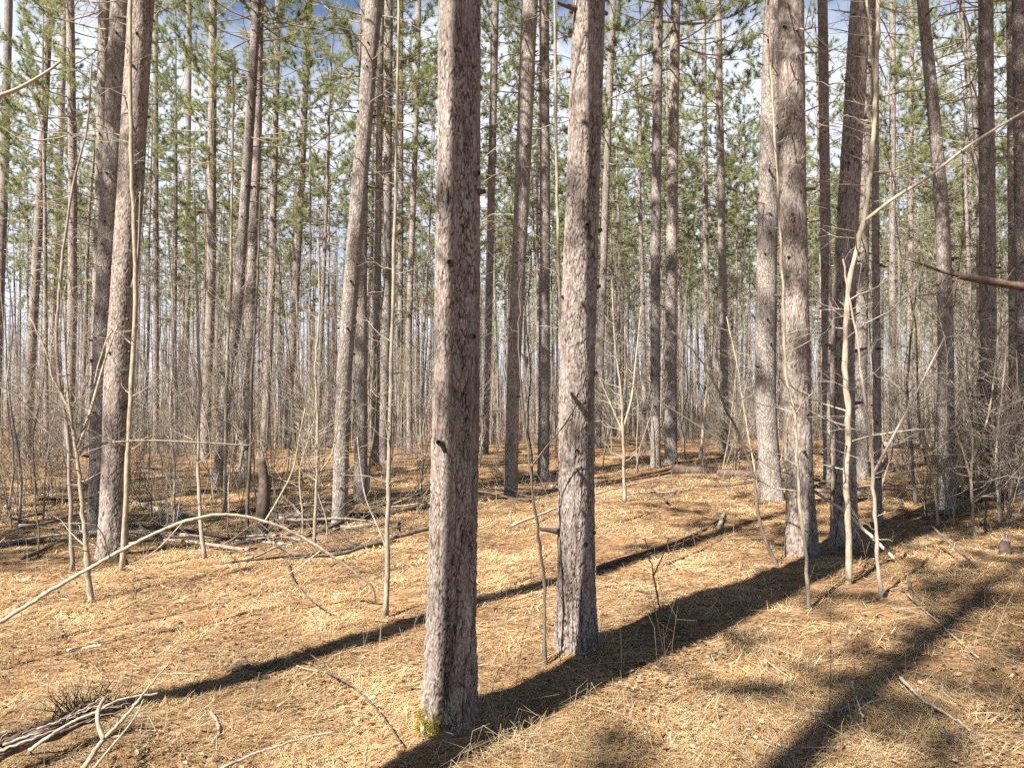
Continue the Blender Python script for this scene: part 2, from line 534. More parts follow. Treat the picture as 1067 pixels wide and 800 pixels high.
def trunk_into(mb, P, rad, k, seed, flare=0.35, near=None, fine_to=0, knots=True):
    """A pine trunk along the path P: flared foot, slightly uneven, rough bark on the near ones, dark knots in whorls."""
    rng = np.random.default_rng(seed)
    P = np.asarray(P, float)
    z = P[:, 2]
    zz = z - z[0]
    rr = rad * (1 + flare * np.exp(-np.maximum(zz - 0.0, 0) / (0.26 if near else 0.17)))
    a = np.arange(k) * 2 * math.pi / k
    ca, sa = np.cos(a)[None], np.sin(a)[None]
    lobes = np.cos(3 * a + rng.uniform(0, 6))[None] * 0.10 + np.cos(5 * a + rng.uniform(0, 6))[None] * 0.07
    d = rr[:, None] * lobes * np.exp(-zz / 0.22)[:, None]
    d = d + rr[:, None] * 0.05 * vn3(ca * 1.5 + seed, sa * 1.5, zz[:, None] * 1.3, 31)
    fur = None
    if near:
        r0 = rad[0]
        x = ca * r0 / 0.019 + seed + 0 * zz[:, None]; y = sa * r0 / 0.019 + 0 * zz[:, None]; w = zz[:, None] / 0.062 + 0 * ca
        ux, uy, uw = x * .45, y * .45, w * .45
        x = x + 1.1 * vn3(ux, uy, uw, 41) + 0.35 * vn3(ux * 4, uy * 4, uw * 4, 45)
        y = y + 1.1 * vn3(ux, uy, uw, 42) + 0.35 * vn3(ux * 4, uy * 4, uw * 4, 46)
        w = w + 0.9 * vn3(ux, uy, uw, 43) + 0.35 * vn3(ux * 4, uy * 4, uw * 4, 47)
        f1, f2, cid = cell3(x, y, w, 50 + seed)
        brk = np.clip(0.72 + 0.8 * vn3(x * .6, y * .6, w * .35, 48), 0, 1)
        e = 1 - (1 - np.clip((f2 - f1) / 0.15, 0, 1)) * brk
        f1b, f2b, cidb = cell3(x * 1.9 + 9, y * 1.9, w * 1.6, 70 + seed)
        e2 = np.clip((f2b - f1b) / 0.22, 0, 1)
        # long vertical cracks towards the foot
        cr = np.abs(vn3(ca * r0 / 0.045 + seed, sa * r0 / 0.045, zz[:, None] / 0.42 + 0.15 * vn3(ux, uy, uw, 51), 52))
        low = np.exp(-zz / 1.5)[:, None]
        crack = np.clip(1 - cr / 0.10, 0, 1) * (0.35 + 0.65 * low)
        amp = near * (0.6 + 0.7 * low)
        d = d + amp * (e - 1) * 0.8 + amp * (cid - 0.5) * 0.7 + amp * 0.35 * (e2 - 1) + amp * 0.45 * (cidb - 0.5) - amp * crack * 0.9
        d = d + amp * 0.3 * vn3(x * 3, y * 3, w * 4, 44)
        fur = np.stack([np.clip((1 - e) * 0.85 + 0.30 * (1 - e2) + 0.55 * crack, 0, 1), 0.6 * cid + 0.4 * cidb], -1)
    tube(mb, P, rr, k, 0, cap=True, disp=d, attrf=fur)
    if knots:
        zk = rng.uniform(0.5, 0.9)
        while zk < zz[-1] * 0.55:
            for _ in range(rng.integers(1, 5)):
                i = min(int(np.searchsorted(zz, zk + rng.normal() * 0.03)), len(P) - 1)
                az = rng.uniform(0, 6.28)
                hd = np.array([math.cos(az), math.sin(az), rng.uniform(-0.2, 0.3)])
                r = rad[i]
                L = rng.uniform(0.012, 0.04) + (rng.uniform() < 0.16) * rng.uniform(0.03, 0.12)
                A = P[i] + hd * r * 0.82
                segs(mb, [A], [P[i] + hd * (r + L)], 0.014 + 0.07 * r, 0.008 + 0.03 * r, 7, 1)
                tip = P[i] + hd * (r + L)
            zk += rng.uniform(0.32, 0.62)


CROWNS = [crown_mesh('crown', 100 + i, 9.0 + 0.6 * (i % 3), 2.1 + 0.25 * (i % 4), 0.80, 38, 0.0075) for i in range(7)]
CROWN_Z = 11.2


def straight_trunk(seed, height=20.0, r=0.13, k=9):
    rng = np.random.default_rng(seed)
    z = np.concatenate([[-0.15, 0, 0.1, 0.25, 0.5], np.linspace(1, height, 26)])
    ox = 0.10 * vn2(z / 5 + seed, 0 * z, 3) * np.clip(z / 3, 0, 1)
    oy = 0.10 * vn2(z / 5 + seed, 0 * z + 9, 4) * np.clip(z / 3, 0, 1)
    P = np.stack([ox, oy, z], -1)
    mb = MB()
    branchwork_into(mb, P, seed + 7, 44, r)
    trunk_into(mb, P, r * np.clip(1 - 0.62 * z / height - 0.25 * np.clip((z - 12) / 8, 0, 1), 0.08, 1.0), k, seed)
    return mb.mesh('trunk', [M_BARK, M_KNOT, M_DEAD])


TRUNKS = [straight_trunk(300 + i) for i in range(7)]
N_PINE = [0]


def pine_crown(t, loc, q=None, i=None, sc=1.0):
    i = N_PINE[0] if i is None else i
    c = link('crown', CROWNS[i % len(CROWNS)], t, loc)
    c.rotation_mode = 'QUATERNION'
    rz = Quaternion((0, 0, 1), (i * 2.399) % 6.283)
    c.rotation_quaternion = (q @ rz) if q else rz
    c.scale = (sc, sc, sc)
    N_PINE[0] += 1


PLACED = []          # x, y of every pine


def traced_pine(pts, w0, w1, label, D=None, near=None, k=16, group=None, pos=None, top=20.0, lean=0.0, r0=None, r1=None, cs=1.0):
    """A pine whose trunk follows pts (photo places, foot first). w0, w1: its width in the photo low and high."""
    if pos is None:
        if D is None:
            g = on_ground(*pts[0]); D = g[1] + 0.5 * w0 * g[1] / F
        base = at(pts[0][0], pts[0][1], D)
        base[2] = float(gh(base[0], base[1]))
        r0 = 0.5 * w0 * D / F; r1 = 0.5 * w1 * D / F
        kn = [base] + [at(px, py, D + lean * max(0.0, at(px, py, D)[2])) for px, py in pts[1:]]
        kn = np.array(kn)
    else:
        base = np.array([pos[0][0], pos[0][1], float(gh(pos[0][0], pos[0][1]))])
        kn = np.array([base] + [np.array(p) for p in pos[1:]])
    # extend up to the top, easing towards the vertical
    sl = (kn[-1] - kn[-2]) / max(kn[-1][2] - kn[-2][2], 0.1)
    sl = np.clip(sl, -0.12, 0.12)
    ztop = max(top, kn[-1][2] + 3)
    more = []
    p = kn[-1].copy()
    while p[2] < ztop - 0.5:
        sl = sl * 0.80; p = p + np.array([sl[0] * 1.0, sl[1] * 1.0, 1.0]); more.append(p.copy())
    kn = np.concatenate([kn, more])
    if near:
        z = np.concatenate([np.arange(-0.15, near[1], near[2]), np.arange(near[1] + 0.1, ztop - base[2], 0.4)])
    else:
        z = np.concatenate([[-0.15, 0, 0.06, 0.13, 0.22, 0.35, 0.55, 0.8], np.arange(1.1, ztop - base[2], 0.35)])
    kz = kn[:, 2] - base[2]
    P = np.stack([np.interp(z, kz, kn[:, 0] - base[0]), np.interp(z, kz, kn[:, 1] - base[1]), z], -1)
    # smooth the joints
    for _ in range(3):
        win = max(1, int(len(z) / 60)) if near else 1
        Q = P.copy()
        Q[win:-win, :2] = (P[:-2 * win, :2] + P[win:-win, :2] * 2 + P[2 * win:, :2]) / 4
        P = Q
    seen = max(kz[len(pts) - 1], 3.0) if pos is None else 8.0
    rad = r0 + (r1 - r0) * np.clip(z, 0, seen) / seen
    rad = rad * np.clip(1 - 0.85 * np.clip((z - seen) / (ztop - seen), 0, 1) ** 1.1, 0.08, 1)
    seed = 400 + N_PINE[0]
    t = empty('pine_tree', base)
    tag(t, label, 'pine tree', group)
    mb = MB()
    branchwork_into(mb, P, seed, 26 if base[1] < 10 else 40, r0, 2.2 if base[1] > 10 else 3.6)
    trunk_into(mb, P, rad, k, seed % 97, 0.42, near[0] if near else None)
    link('trunk', mb.mesh('trunk', [M_BARK_NEAR if near else M_BARK, M_KNOT, M_DEAD], True, False, ('furrow', 'plate') if near else None), t)
    i = int(np.argmin(np.abs(z - CROWN_Z)))
    d = Vector(P[-1] - P[i]).normalized()
    q = Vector((0, 0, 1)).rotation_difference(d)
    pine_crown(t, tuple(P[i]), q, None, cs)
    PLACED.append((base[0], base[1]))
    return t, base, P, rad


# ------------------------------------------------------------------ the pines one can point to
T1, B1, P1, R1 = traced_pine([(468, 757), (471, 600), (476, 400), (478, 200), (479, 0)], 51, 44, 'thick pine with only a thin sunlit edge and bright moss at its foot', D=3.95, near=(0.009, 4.2, 0.006), k=300)
T2, B2, P2, R2 = traced_pine([(600, 682), (601, 400), (607, 200), (614, 0)], 38, 34, 'stout pine half sunlit half shaded, its foot in the long diagonal shadow', D=4.99, near=(0.0085, 5.0, 0.007), k=250)
traced_pine([(836, 577), (832, 480), (830, 400), (826, 200), (824, 0)], 29, 26, 'straight pine with a pale crooked sapling in front of its foot', D=7.8, near=(0.007, 7.5, 0.018), k=120)
traced_pine([(805, 522), (800, 460), (797, 400), (800, 220), (806, 0)], 22, 19, 'shaded pine that bows slightly, just beside the straight pine with the crooked sapling', k=24)
traced_pine([(880, 557), (877, 400), (882, 250), (890, 110), (897, 0)], 25, 20, 'dark shaded pine directly behind the pale forked sapling with mossy foot', D=8.05, near=(0.007, 7.5, 0.018), k=110)
traced_pine([(898, 500), (896, 400), (900, 200), (905, 0)], 14, 11, 'dark pine half hidden behind the shaded trunk with the forked sapling')
traced_pine([(915, 547), (914, 400), (912, 200), (912, 0)], 8, 7, 'pole thin pine standing beside a leaning pale stick')
traced_pine([(864, 507), (861, 300), (857, 0)], 11, 10, 'pale sunlit pine seen between the straight pine and the dark shaded one')
traced_pine([(986, 532), (986, 400), (984, 250), (976, 150), (961, 0)], 17, 11, 'pine leaning away at the top, rising out of the thickest tangle of brush')
traced_pine([(1023, 470), (1021, 200), (1016, 110), (1001, 0)], 9, 6, 'thin pine bent near its top, close beside the leaning one in the brush', D=22)
traced_pine([(1031, 520), (1030, 400), (1029, 250), (1027, 0)], 17, 14, 'upright pine behind the horizontal fallen log and the snapped bough', k=20)
traced_pine([(1058, 500), (1057, 300), (1054, 0)], 12, 10, 'narrow dark pine near the edge of the view past the snapped bough')
traced_pine([(1068, 520), (1065, 300), (1061, 0)], 14, 12, 'pine cut by the very edge of the view beside the narrow dark one')
traced_pine([(354, 547), (357, 400), (374, 200), (390, 0)], 16, 17, 'leaning pine with a dark shaded foot beyond the arched sapling', k=24, near=(0.006, 1.0, 0.03)[:0] or None)
traced_pine([(376, 523), (376, 300), (378, 150), (381, 0)], 14, 11, 'pine partly hidden behind the leaning trunk with the dark foot')
traced_pine([(399, 480), (403, 330), (405, 0)], 9, 9, 'straight slim pine just behind the pale pole sapling')
traced_pine([(391, 484), (393, 300), (397, 0)], 8, 7, 'slim pine squeezed between the leaning pine and the straight slim one')
traced_pine([(532, 518), (534, 400), (544, 200), (552, 0)], 14, 17, 'leaning pine with a sunlit face seen between the two thick trunks', k=20)
traced_pine([(566, 500), (567, 400), (568, 250), (567, 0)], 12, 10, 'darker upright pine beside the leaning one between the two thick trunks', k=20)
traced_pine([(683, 487), (683, 300), (686, 0)], 10, 10, 'first of two close pines standing at the end of a dark fallen log')
traced_pine([(699, 484), (699, 300), (704, 0)], 13, 10, 'stouter of two close pines standing at the end of a dark fallen log')
traced_pine([(756, 472), (753, 300), (748, 0)], 9, 7, 'lone slim dark pine behind the dark fallen log')
traced_pine([(737, 455), (735, 200), (733, 0)], 6, 5, 'very slim far pine in the gap beside the lone dark one', D=36)
traced_pine([(622, 467), (628, 300), (634, 120), (639, 0)], 8, 7, 'slim pine curving out from behind the half sunlit trunk')
traced_pine([(117, 582), (122, 400), (136, 200), (147, 0)], 26, 25, 'large pine fused at the foot with a twin, a thin pale sapling against it', near=(0.007, 7.0, 0.016), k=120)
traced_pine([(101, 556), (105, 400), (116, 200), (127, 0)], 18, 22, 'twin pine leaning close behind the large one with a sapling against it', k=28)
traced_pine([(98, 505), (101, 350), (105, 200), (109, 0)], 11, 12, 'narrower pine rising behind the pair of twin trunks')
traced_pine([(70, 487), (75, 350), (76, 200), (73, 0)], 9, 8, 'pine with many knots, first one out from the twin trunks')
traced_pine([(49, 464), (54, 380), (60, 230), (68, 0)], 8, 6, 'slim leaning pine two trunks out from the twin pair')
traced_pine([(27, 450), (32, 380), (42, 200), (52, 0)], 10, 7, 'dark leaning pine standing apart at the far clearing', D=31)
traced_pine([(-6, 475), (0, 300), (4, 200), (9, 0)], 9, 8, 'pine cut by the edge of the view behind a bare pale branch')
traced_pine([(213, 480), (216, 400), (220, 300), (222, 0)], 10, 8, 'upright pine behind the low end of the arched sapling')
traced_pine([(227, 510), (236, 400), (247, 330), (257, 180), (268, 0)], 12, 9, 'pale strongly leaning pine crossing a darker upright one')
traced_pine([(255, 502), (258, 400), (263, 270), (268, 150), (271, 0)], 12, 8, 'dark pine crossed by the pale leaning trunk, just behind the broken snag')
traced_pine([(190, 463), (194, 350), (197, 0)], 7, 6, 'slim upright pine between the twin pair and the arched sapling')
traced_pine([(163, 457), (162, 0)], 6, 5, 'very slim straight pine just clear of the large twin trunk', D=36)
traced_pine([(298, 467), (305, 350), (312, 230), (322, 0)], 9, 7, 'leaning dark pine with its foot beyond the broken snag')
traced_pine([(275, 470), (283, 300), (290, 0)], 8, 6, 'slim dark pine directly behind the broken snag')
traced_pine([(427, 472), (426, 350), (434, 100), (436, 0)], 6, 6, 'slim pine close beside the thick mossy trunk', D=30)
traced_pine([(417, 458), (418, 0)], 6, 5, 'slender far pine between the pole sapling and the thick mossy trunk', D=35)
traced_pine([(505, 472), (511, 250), (516, 0)], 8, 8, 'slim pine just past the shaded side of the thick mossy trunk', D=27)
traced_pine([(948, 470), (950, 0)], 6, 5, 'thin straight pine behind the long bare diagonal branch', D=33)
traced_pine([(930, 463), (930, 0)], 7, 6, 'thin pale pine beyond the forked sapling', D=30)


def nt(n, t, z=0.0):
    return np.array([NX * n + TX * t, NY * n + TY * t, z])


# pines outside the view: their trunks throw the long shadows over the needles, their crowns the dappled shade farther back
CASTL = 'tall pine standing beyond the edge of view that throws a shadow over the needles'
CASTG = 'pines beyond the edge of view'
def lane(px, py):
    g = on_ground(px, py)
    return NX * g[0] + NY * g[1]


n1 = NX * B1[0] + NY * B1[1]
for n, t, r, ln in ((n1 + 0.04 + 0.145, -0.4, 0.145, 0.003), (lane(210, 722), -1.4, 0.15, -0.02), (lane(870, 752), -6.3, 0.15, 0.0), (-0.2, -7.3, 0.13, 0.0)):
    b0, b1, b2 = nt(n, t), nt(n + ln * 7, t, 7.0), nt(n + ln * 12, t, 12.0)
    traced_pine(None, 0, 0, CASTL, pos=[b0, b1, b2], r0=r, r1=r * 0.8, group=CASTG, k=20, cs=0.7 if -7 < t < -5 else 1.0)
for x, y in ((-17.0, 0.2), (-14.8, 1.6), (-16.5, 3.2), (-12.4, 4.2), (-18.5, 5.5), (-10.8, 5.9), (-7.8, 9.9), (-13.0, 9.6), (-20, 12.5), (-13.5, 12.4), (-17.5, 9.0), (7.0, 6.2), (9.5, 9.0)):
    traced_pine(None, 0, 0, CASTL, pos=[np.array([x, y, 0]), np.array([x + .1, y, 8.0])], r0=0.14, r1=0.11, group=CASTG, k=10)

# ------------------------------------------------------------------ the many far pines
FARL = 'slim pine with bare lower limbs among many in the crowded far woods'
FARG = 'far pines in the crowded woods'
rng = np.random.default_rng(5)
n_far = 0
for _ in range(9000):
    if n_far >= 165:
        break
    D = math.sqrt(rng.uniform(27 ** 2, 64 ** 2))
    x = rng.uniform(-0.70, 0.70) * D
    if x < -0.12 * D and rng.uniform() < 0.35:
        continue
    if any((x - a) ** 2 + (D - b) ** 2 < 2.1 ** 2 for a, b in PLACED):
        continue
    PLACED.append((x, D))
    t = empty('pine_tree', (x, D, float(gh(x, D))))
    tag(t, FARL, 'pine tree', FARG)
    s = rng.uniform(0.42, 0.85); sz = rng.uniform(0.88, 1.08)
    t.rotation_euler = (rng.normal() * 0.022, rng.normal() * 0.022, 0)
    i = N_PINE[0]
    tr = link('trunk', TRUNKS[i % 7], t)
    tr.scale = (s, s, sz); tr.rotation_euler = (0, 0, rng.uniform(0, 6.28))
    pine_crown(t, (0, 0, (CROWN_Z + rng.uniform(-1.2, 1.4)) * sz), None, i, rng.uniform(0.8, 1.05))
    n_far += 1


# ------------------------------------------------------------------ leafless saplings
def twig_tree(mb, P, r0, rng, n1, lmin, lmax, mat=0, levels=2, up=0.6, ustart=0.3, rt=0.0035):
    """Bare side branches with finer twigs along the stem P."""
    P = np.asarray(P, float); m = len(P)
    A2, B2 = [], []
    for _ in range(n1):
        u = ustart + (1 - ustart) * rng.uniform() ** 0.8
        f = u * (m - 1); k = min(int(f), m - 2); q = P[k] + (P[k + 1] - P[k]) * (f - k)
        az = rng.uniform(0, 6.28)
        d = unit(np.array([math.cos(az), math.sin(az), rng.uniform(0.1, 1.0) * up * 1.6]))
        L = rng.uniform(lmin, lmax) * (1.15 - 0.6 * u)
        s = np.linspace(0, 1, 5)
        Q = q[None] + d[None] * (L * s)[:, None] + rng.normal(size=(5, 3)) * 0.035 * L * s[:, None] * 2
        Q[:, 2] += up * L * 0.25 * s ** 2
        rb = max(rt, r0 * (1 - 0.75 * u) * 0.38)
        tube(mb, Q, np.linspace(rb, rt * 0.55, 5), 4, mat, cap=False)
        if levels > 1:
            nn = int(rng.integers(2, 6))
            kk = rng.integers(1, 5, nn)
            a = Q[kk]
            b = a + unit(d[None] * 0.8 + rng.normal(size=(nn, 3)) * 0.55 + np.array([[0, 0, 0.3]])) * (L * rng.uniform(0.2, 0.5, (nn, 1)))
            A2.append(a); B2.append(b)
    if A2:
        segs(mb, np.concatenate(A2), np.concatenate(B2), rt * 0.75, rt * 0.4, 3, mat)


def sapling_mesh(seed, height, r, mats, n1=26, multi=1):
    rng = np.random.default_rng(seed)
    mb = MB()
    for s_ in range(multi):
        h = height * (1 if s_ == 0 else rng.uniform(0.55, 0.95))
        z = np.linspace(-0.05, h, 14)
        lean = rng.normal(size=2) * (0.05 if multi == 1 else 0.16)
        off = rng.normal(size=2) * 0.08 * (s_ > 0)
        P = np.stack([off[0] + lean[0] * z + 0.16 * vn2(z / 1.4 + seed + s_ * 7, 0 * z, 1) * np.clip(z, 0, 1),
                      off[1] + lean[1] * z + 0.16 * vn2(z / 1.4 + seed + s_ * 7, 0 * z + 5, 2) * np.clip(z, 0, 1), z], -1)
        tube(mb, P, r * (1 - 0.85 * np.clip(z / h, 0, 1)) + 0.0025, 6, 0, cap=False)
        twig_tree(mb, P, r, rng, int(n1 / multi ** 0.5), 0.35, 1.3, 0, 2, 0.7, 0.2)
    return mb.mesh('stem', mats)


SAPS = []
for i in range(10):
    r_ = random.Random(i)
    SAPS.append(sapling_mesh(500 + i, r_.uniform(3.5, 8.5), r_.uniform(0.009, 0.021), [[M_SAP_GREY, M_SAP, M_SAP_DARK, M_SAP_GREY][i % 4]], 44 + 4 * i, 1 + (i % 5 == 4)))
BUSH = [sapling_mesh(540 + i, 1.3 + 0.35 * i, 0.007, [[M_SAP_GREY, M_SAP_DARK][i % 2]], 24, 4) for i in range(4)]

SAPL = 'thin leafless sapling with fine bare twigs among the far pine trunks'
SAPG = 'bare saplings among the far pines'
rng = np.random.default_rng(15)
n_s = 0
spots = []
while n_s < 300:
    D = 12.5 + 36 * rng.uniform() ** 0.9
    x = rng.uniform(-0.69, 0.69) * D
    if n_s >= 255:
        D = rng.uniform(9.0, 20); x = (rng.uniform(-0.68, -0.22) if n_s % 5 < 3 else rng.uniform(0.45, 0.68)) * D
    if D < 17 and -0.12 < x / D < 0.44 and rng.uniform() < 0.75:
        continue
    if any((x - a) ** 2 + (D - b) ** 2 < 0.35 ** 2 for a, b in PLACED + spots):
        continue
    spots.append((x, D))
    o = link('bare_sapling', SAPS[int(rng.integers(0, 10))], None, (x, D, float(gh(x, D))))
    o.rotation_euler = (rng.normal() * 0.06, rng.normal() * 0.06, rng.uniform(0, 6.28))
    s = rng.uniform(0.7, 1.2) * (0.62 if D < 20 and n_s >= 255 else 1.0); o.scale = (s, s, s)
    tag(o, SAPL, 'sapling', SAPG)
    n_s += 1


def smooth_path(K, n):
    K = np.asarray(K, float)
    if len(K) < 3:
        t = np.linspace(0, 1, n)[:, None]
        return K[0] + (K[-1] - K[0]) * t
    s = np.concatenate([[0], np.cumsum(np.linalg.norm(np.diff(K, axis=0), axis=1))])
    t = np.linspace(0, s[-1], n)
    Mx = np.zeros_like(K)
    Mx[1:-1] = (K[2:] - K[:-2]) / (s[2:] - s[:-2])[:, None]
    Mx[0] = (K[1] - K[0]) / (s[1] - s[0]); Mx[-1] = (K[-1] - K[-2]) / (s[-1] - s[-2])
    j = np.clip(np.searchsorted(s, t, 'right') - 1, 0, len(K) - 2)
    h = (s[j + 1] - s[j])[:, None]; u = ((t - s[j])[:, None]) / h
    return ((2 * u ** 3 - 3 * u ** 2 + 1) * K[j] + (u ** 3 - 2 * u ** 2 + u) * h * Mx[j] + (-2 * u ** 3 + 3 * u ** 2) * K[j + 1] + (u ** 3 - u ** 2) * h * Mx[j + 1])


def traced_sapling(pts, w0, w1, label, mat, branches=(), twigs=10, D=None, name='bare_sapling', seed=0, dd=0.0, base=None, tl=(0.15, 0.6)):
    """A leafless stem along pts, foot first. branches: (pts, w0, w1, dD). dd: metres it recedes per metre of height."""
    rng = np.random.default_rng(900 + seed + int(pts[0][0]))
    if base is None:
        g = on_ground(*pts[0]) if D is None else at(pts[0][0], pts[0][1], D)
        g[2] = float(gh(g[0], g[1]))
    else:
        g = np.array([base[0], base[1], float(gh(base[0], base[1]))])
    D = g[1]
    K = [g - np.array([0, 0, 0.04])]
    for px, py in (pts[1:] if base is None else pts):
        q = at(px, py, D)
        K.append(at(px, py, D + dd * (q[2] - g[2])))
    K = np.array(K) - g
    t = empty(name, g)
    tag(t, label, 'sapling')
    twigs = int(twigs * 1.7) if twigs > 5 else twigs
    mb = MB()
    n = max(12, 5 * len(K))
    P = smooth_path(K, n)
    P[1:-1] += rng.normal(size=(n - 2, 3)) * 0.004
    r0, r1 = 0.43 * w0 * D / F, 0.43 * w1 * D / F
    rad = np.linspace(r0, r1, n); rad[0] *= 1.35; rad[1] *= 1.12
    rad = rad * (1 + 0.07 * rng.normal(size=n)) * np.where(np.arange(n) % 4 == 2, 1.14, 1.0)
    tube(mb, P, rad, 9, 0)
    if twigs:
        twig_tree(mb, P, r0, rng, twigs, tl[0], tl[1] * 1.25, 0, 2, 0.35, 0.15, 0.0024)
    link('stem', mb.mesh('stem', [mat]), t)
    for (bp, bw0, bw1, bd) in branches:
        mb = MB()
        L = len(bp)
        K2 = np.array([at(px, py, D + dd * (at(px, py, D)[2] - g[2]) + bd * i / max(1, L - 1)) for i, (px, py) in enumerate(bp)]) - g
        Q = smooth_path(K2, max(8, 5 * L))
        tube(mb, Q, np.linspace(0.5 * bw0 * D / F, 0.5 * bw1 * D / F, len(Q)), 7, 0)
        if twigs:
            twig_tree(mb, Q, 0.5 * bw0 * D / F, rng, max(3, twigs // 2), tl[0] * 0.8, tl[1] * 0.7, 0, 2, 0.35, 0.2, 0.002)
        link('branch', mb.mesh('branch', [mat]), t)
    return t, g


traced_sapling([(402, 643), (403, 600), (407, 400), (411, 260), (414, 120), (416, -60)], 6, 2.5, 'straight pale pole of a sapling standing alone before the leaning pine', M_SAP, twigs=14,
               branches=[([(404, 575), (392, 545), (380, 515), (372, 455)], 2.2, 1, 0.3), ([(408, 480), (398, 420), (390, 405)], 1.6, .7, -0.2)])
traced_sapling([(127, 596), (131, 520), (137, 400), (141, 300), (137, 160), (135, 0), (134, -80)], 6, 4, 'slender pale sapling hugging the large twin pine', M_SAP, twigs=8,
               branches=[([(139, 360), (118, 345), (104, 375), (98, 400)], 2, 1, -0.2), ([(137, 300), (143, 270), (146, 200)], 2, 1, 0.1)])
traced_sapling([(95, 627), (89, 560), (82, 490), (79, 468), (73, 430), (58, 400), (46, 362), (30, 330)], 7, 1.8, 'forked leafless sapling whose arms spread before the twin pines', M_SAP, twigs=16,
               branches=[([(79, 470), (88, 448), (98, 415), (108, 380), (122, 340)], 4, 1.4, 0.25), ([(81, 470), (100, 463), (150, 459), (210, 461), (262, 464)], 2.6, 1.2, 0.6), ([(76, 450), (70, 400), (66, 330), (60, 280)], 2.4, 1, -.2), ([(78, 478), (55, 455), (20, 415), (-10, 395)], 2.2, 1.2, -0.3)])
traced_sapling([(75, 595), (73, 500), (69, 440), (62, 400), (60, 325), (75, 200), (90, 138), (96, 60)], 5, 2, 'dark thin sapling curving up before the knotty pine', M_SAP_GREY, twigs=14)
t5, g5 = traced_sapling([(884, 597), (885, 560), (882, 510), (884, 440), (882, 400), (881, 350), (886, 290), (899, 232), (906, 185), (911, 130), (914, 60), (915, 0), (917, -70)], 7.4, 4.4, 'pale yellowish forked sapling with moss at its foot before the dark pine', M_SAP, twigs=22, D=6.4, tl=(0.2, 0.8),
               branches=[([(899, 232), (930, 208), (965, 186), (1010, 152), (1067, 117), (1110, 95)], 4, 1.8, -0.5), ([(913, 100), (905, 20), (898, -40)], 3.5, 2, 0.2), ([(900, 228), (908, 160), (905, 110), (880, 70)], 2.5, 1, 0.2)])
traced_sapling([(843, 616), (840, 580), (834, 530), (831, 480), (827, 430), (819, 385), (816, 300), (806, 120), (800, 0)], 4.4, 1.8, 'pale crooked sapling snaking up before the straight pine', M_SAP, twigs=10, D=5.8,
               branches=[([(828, 432), (838, 418), (848, 408)], 1.5, .8, 0.0)])
traced_sapling([(918, 624), (913, 560), (909, 490), (905, 440), (900, 410), (894, 360), (886, 320), (878, 270)], 5, 2, 'grey whippy sapling with one long straight side shoot', M_SAP_GREY, twigs=12,
               branches=[([(909, 495), (925, 465), (945, 428), (963, 393), (985, 350)], 3.2, 1.5, -0.2)])
traced_sapling([(568, 693), (567, 620), (563, 565), (556, 520), (552, 485), (547, 440), (543, 400), (540, 350), (543, 290)], 4.2, 1.5, 'dark wiry stem rising beside the half sunlit pine', M_SAP_DARK, twigs=3, tl=(.1, .3),
               branches=[([(553, 487), (572, 462), (590, 440), (603, 418)], 2, 1, -0.1)])
traced_sapling([(811, 587), (792, 545), (786, 500), (774, 462), (758, 430), (745, 400), (728, 372), (700, 345)], 4.5, 1.6, 'dark bowed stem arching from the long shadow towards the fallen log', M_SAP_DARK, twigs=4,
               branches=[([(772, 460), (800, 485), (826, 495)], 1.6, 0.9, -.2), ([(770, 470), (730, 445), (690, 420), (655, 398)], 2.0, 1, 0.2)])
traced_sapling([(651, 523), (650, 480), (649, 447), (646, 400), (640, 350), (638, 300)], 4.5, 1.5, 'small sapling forking low into upswept arms past the half sunlit pine', M_SAP, twigs=16,
               branches=[([(649, 447), (658, 415), (663, 370), (668, 320)], 3, 1, 0.2), ([(649, 450), (638, 425), (625, 395)], 2.4, 1, 0), ([(650, 450), (653, 400), (651, 340)], 2.4, 1, .3)])
traced_sapling([(328, 568), (329, 530), (330, 495), (331, 440), (329, 380), (333, 320), (331, 250)], 4, 1.5, 'pale sapling standing between the broken snag and the leaning pine', M_SAP, twigs=16,
               branches=[([(330, 495), (345, 475), (352, 440), (356, 405)], 2.2, 1, .2), ([(330, 496), (318, 470), (310, 440)], 1.8, 1, -.2), ([(275, 545), (290, 520), (305, 490), (312, 455), (318, 425)], 2.4, 1, 0)])
traced_sapling([(214, 582), (209, 545), (206, 470), (208, 400), (205, 300), (203, 200)], 5, 2, 'grey sapling behind the top of the arched sapling', M_SAP_GREY, twigs=14)
traced_sapling([(234, 533), (235, 470), (236, 400), (240, 300), (242, 180), (244, 60)], 4.5, 2, 'upright pale sapling in front of the strongly leaning pine', M_SAP, twigs=12,
               branches=[([(234, 528), (222, 500), (213, 485), (196, 460)], 1.8, .9, 0)])
traced_sapling([(257, 556), (258, 515), (261, 470), (262, 400), (268, 300), (271, 200)], 4.5, 2, 'dark crooked sapling just beside the broken snag', M_SAP_DARK, twigs=14)
traced_sapling([(730, 479), (733, 440), (737, 405), (742, 365), (744, 310)], 4, 1.6, 'white barked sapling leaning beyond the dark fallen log', M_PALE, twigs=8)
traced_sapling([(590, 560), (587, 470), (583, 300), (580, 180), (578, 0), (577, -40)], 4.5, 3.2, 'tall yellowish sapling rising just behind the half sunlit pine', M_SAP, twigs=12)
traced_sapling([(790, 510), (783, 470), (776, 430), (768, 380), (757, 330)], 2.6, 1.2, 'thin pale sapling slanting behind the dark bowed stem', M_SAP, twigs=8)
traced_sapling([(955, 527), (950, 470), (945, 420), (948, 360), (955, 300)], 4, 1.4, 'dark thin sapling at the near side of the brush tangle', M_SAP_DARK, twigs=18)
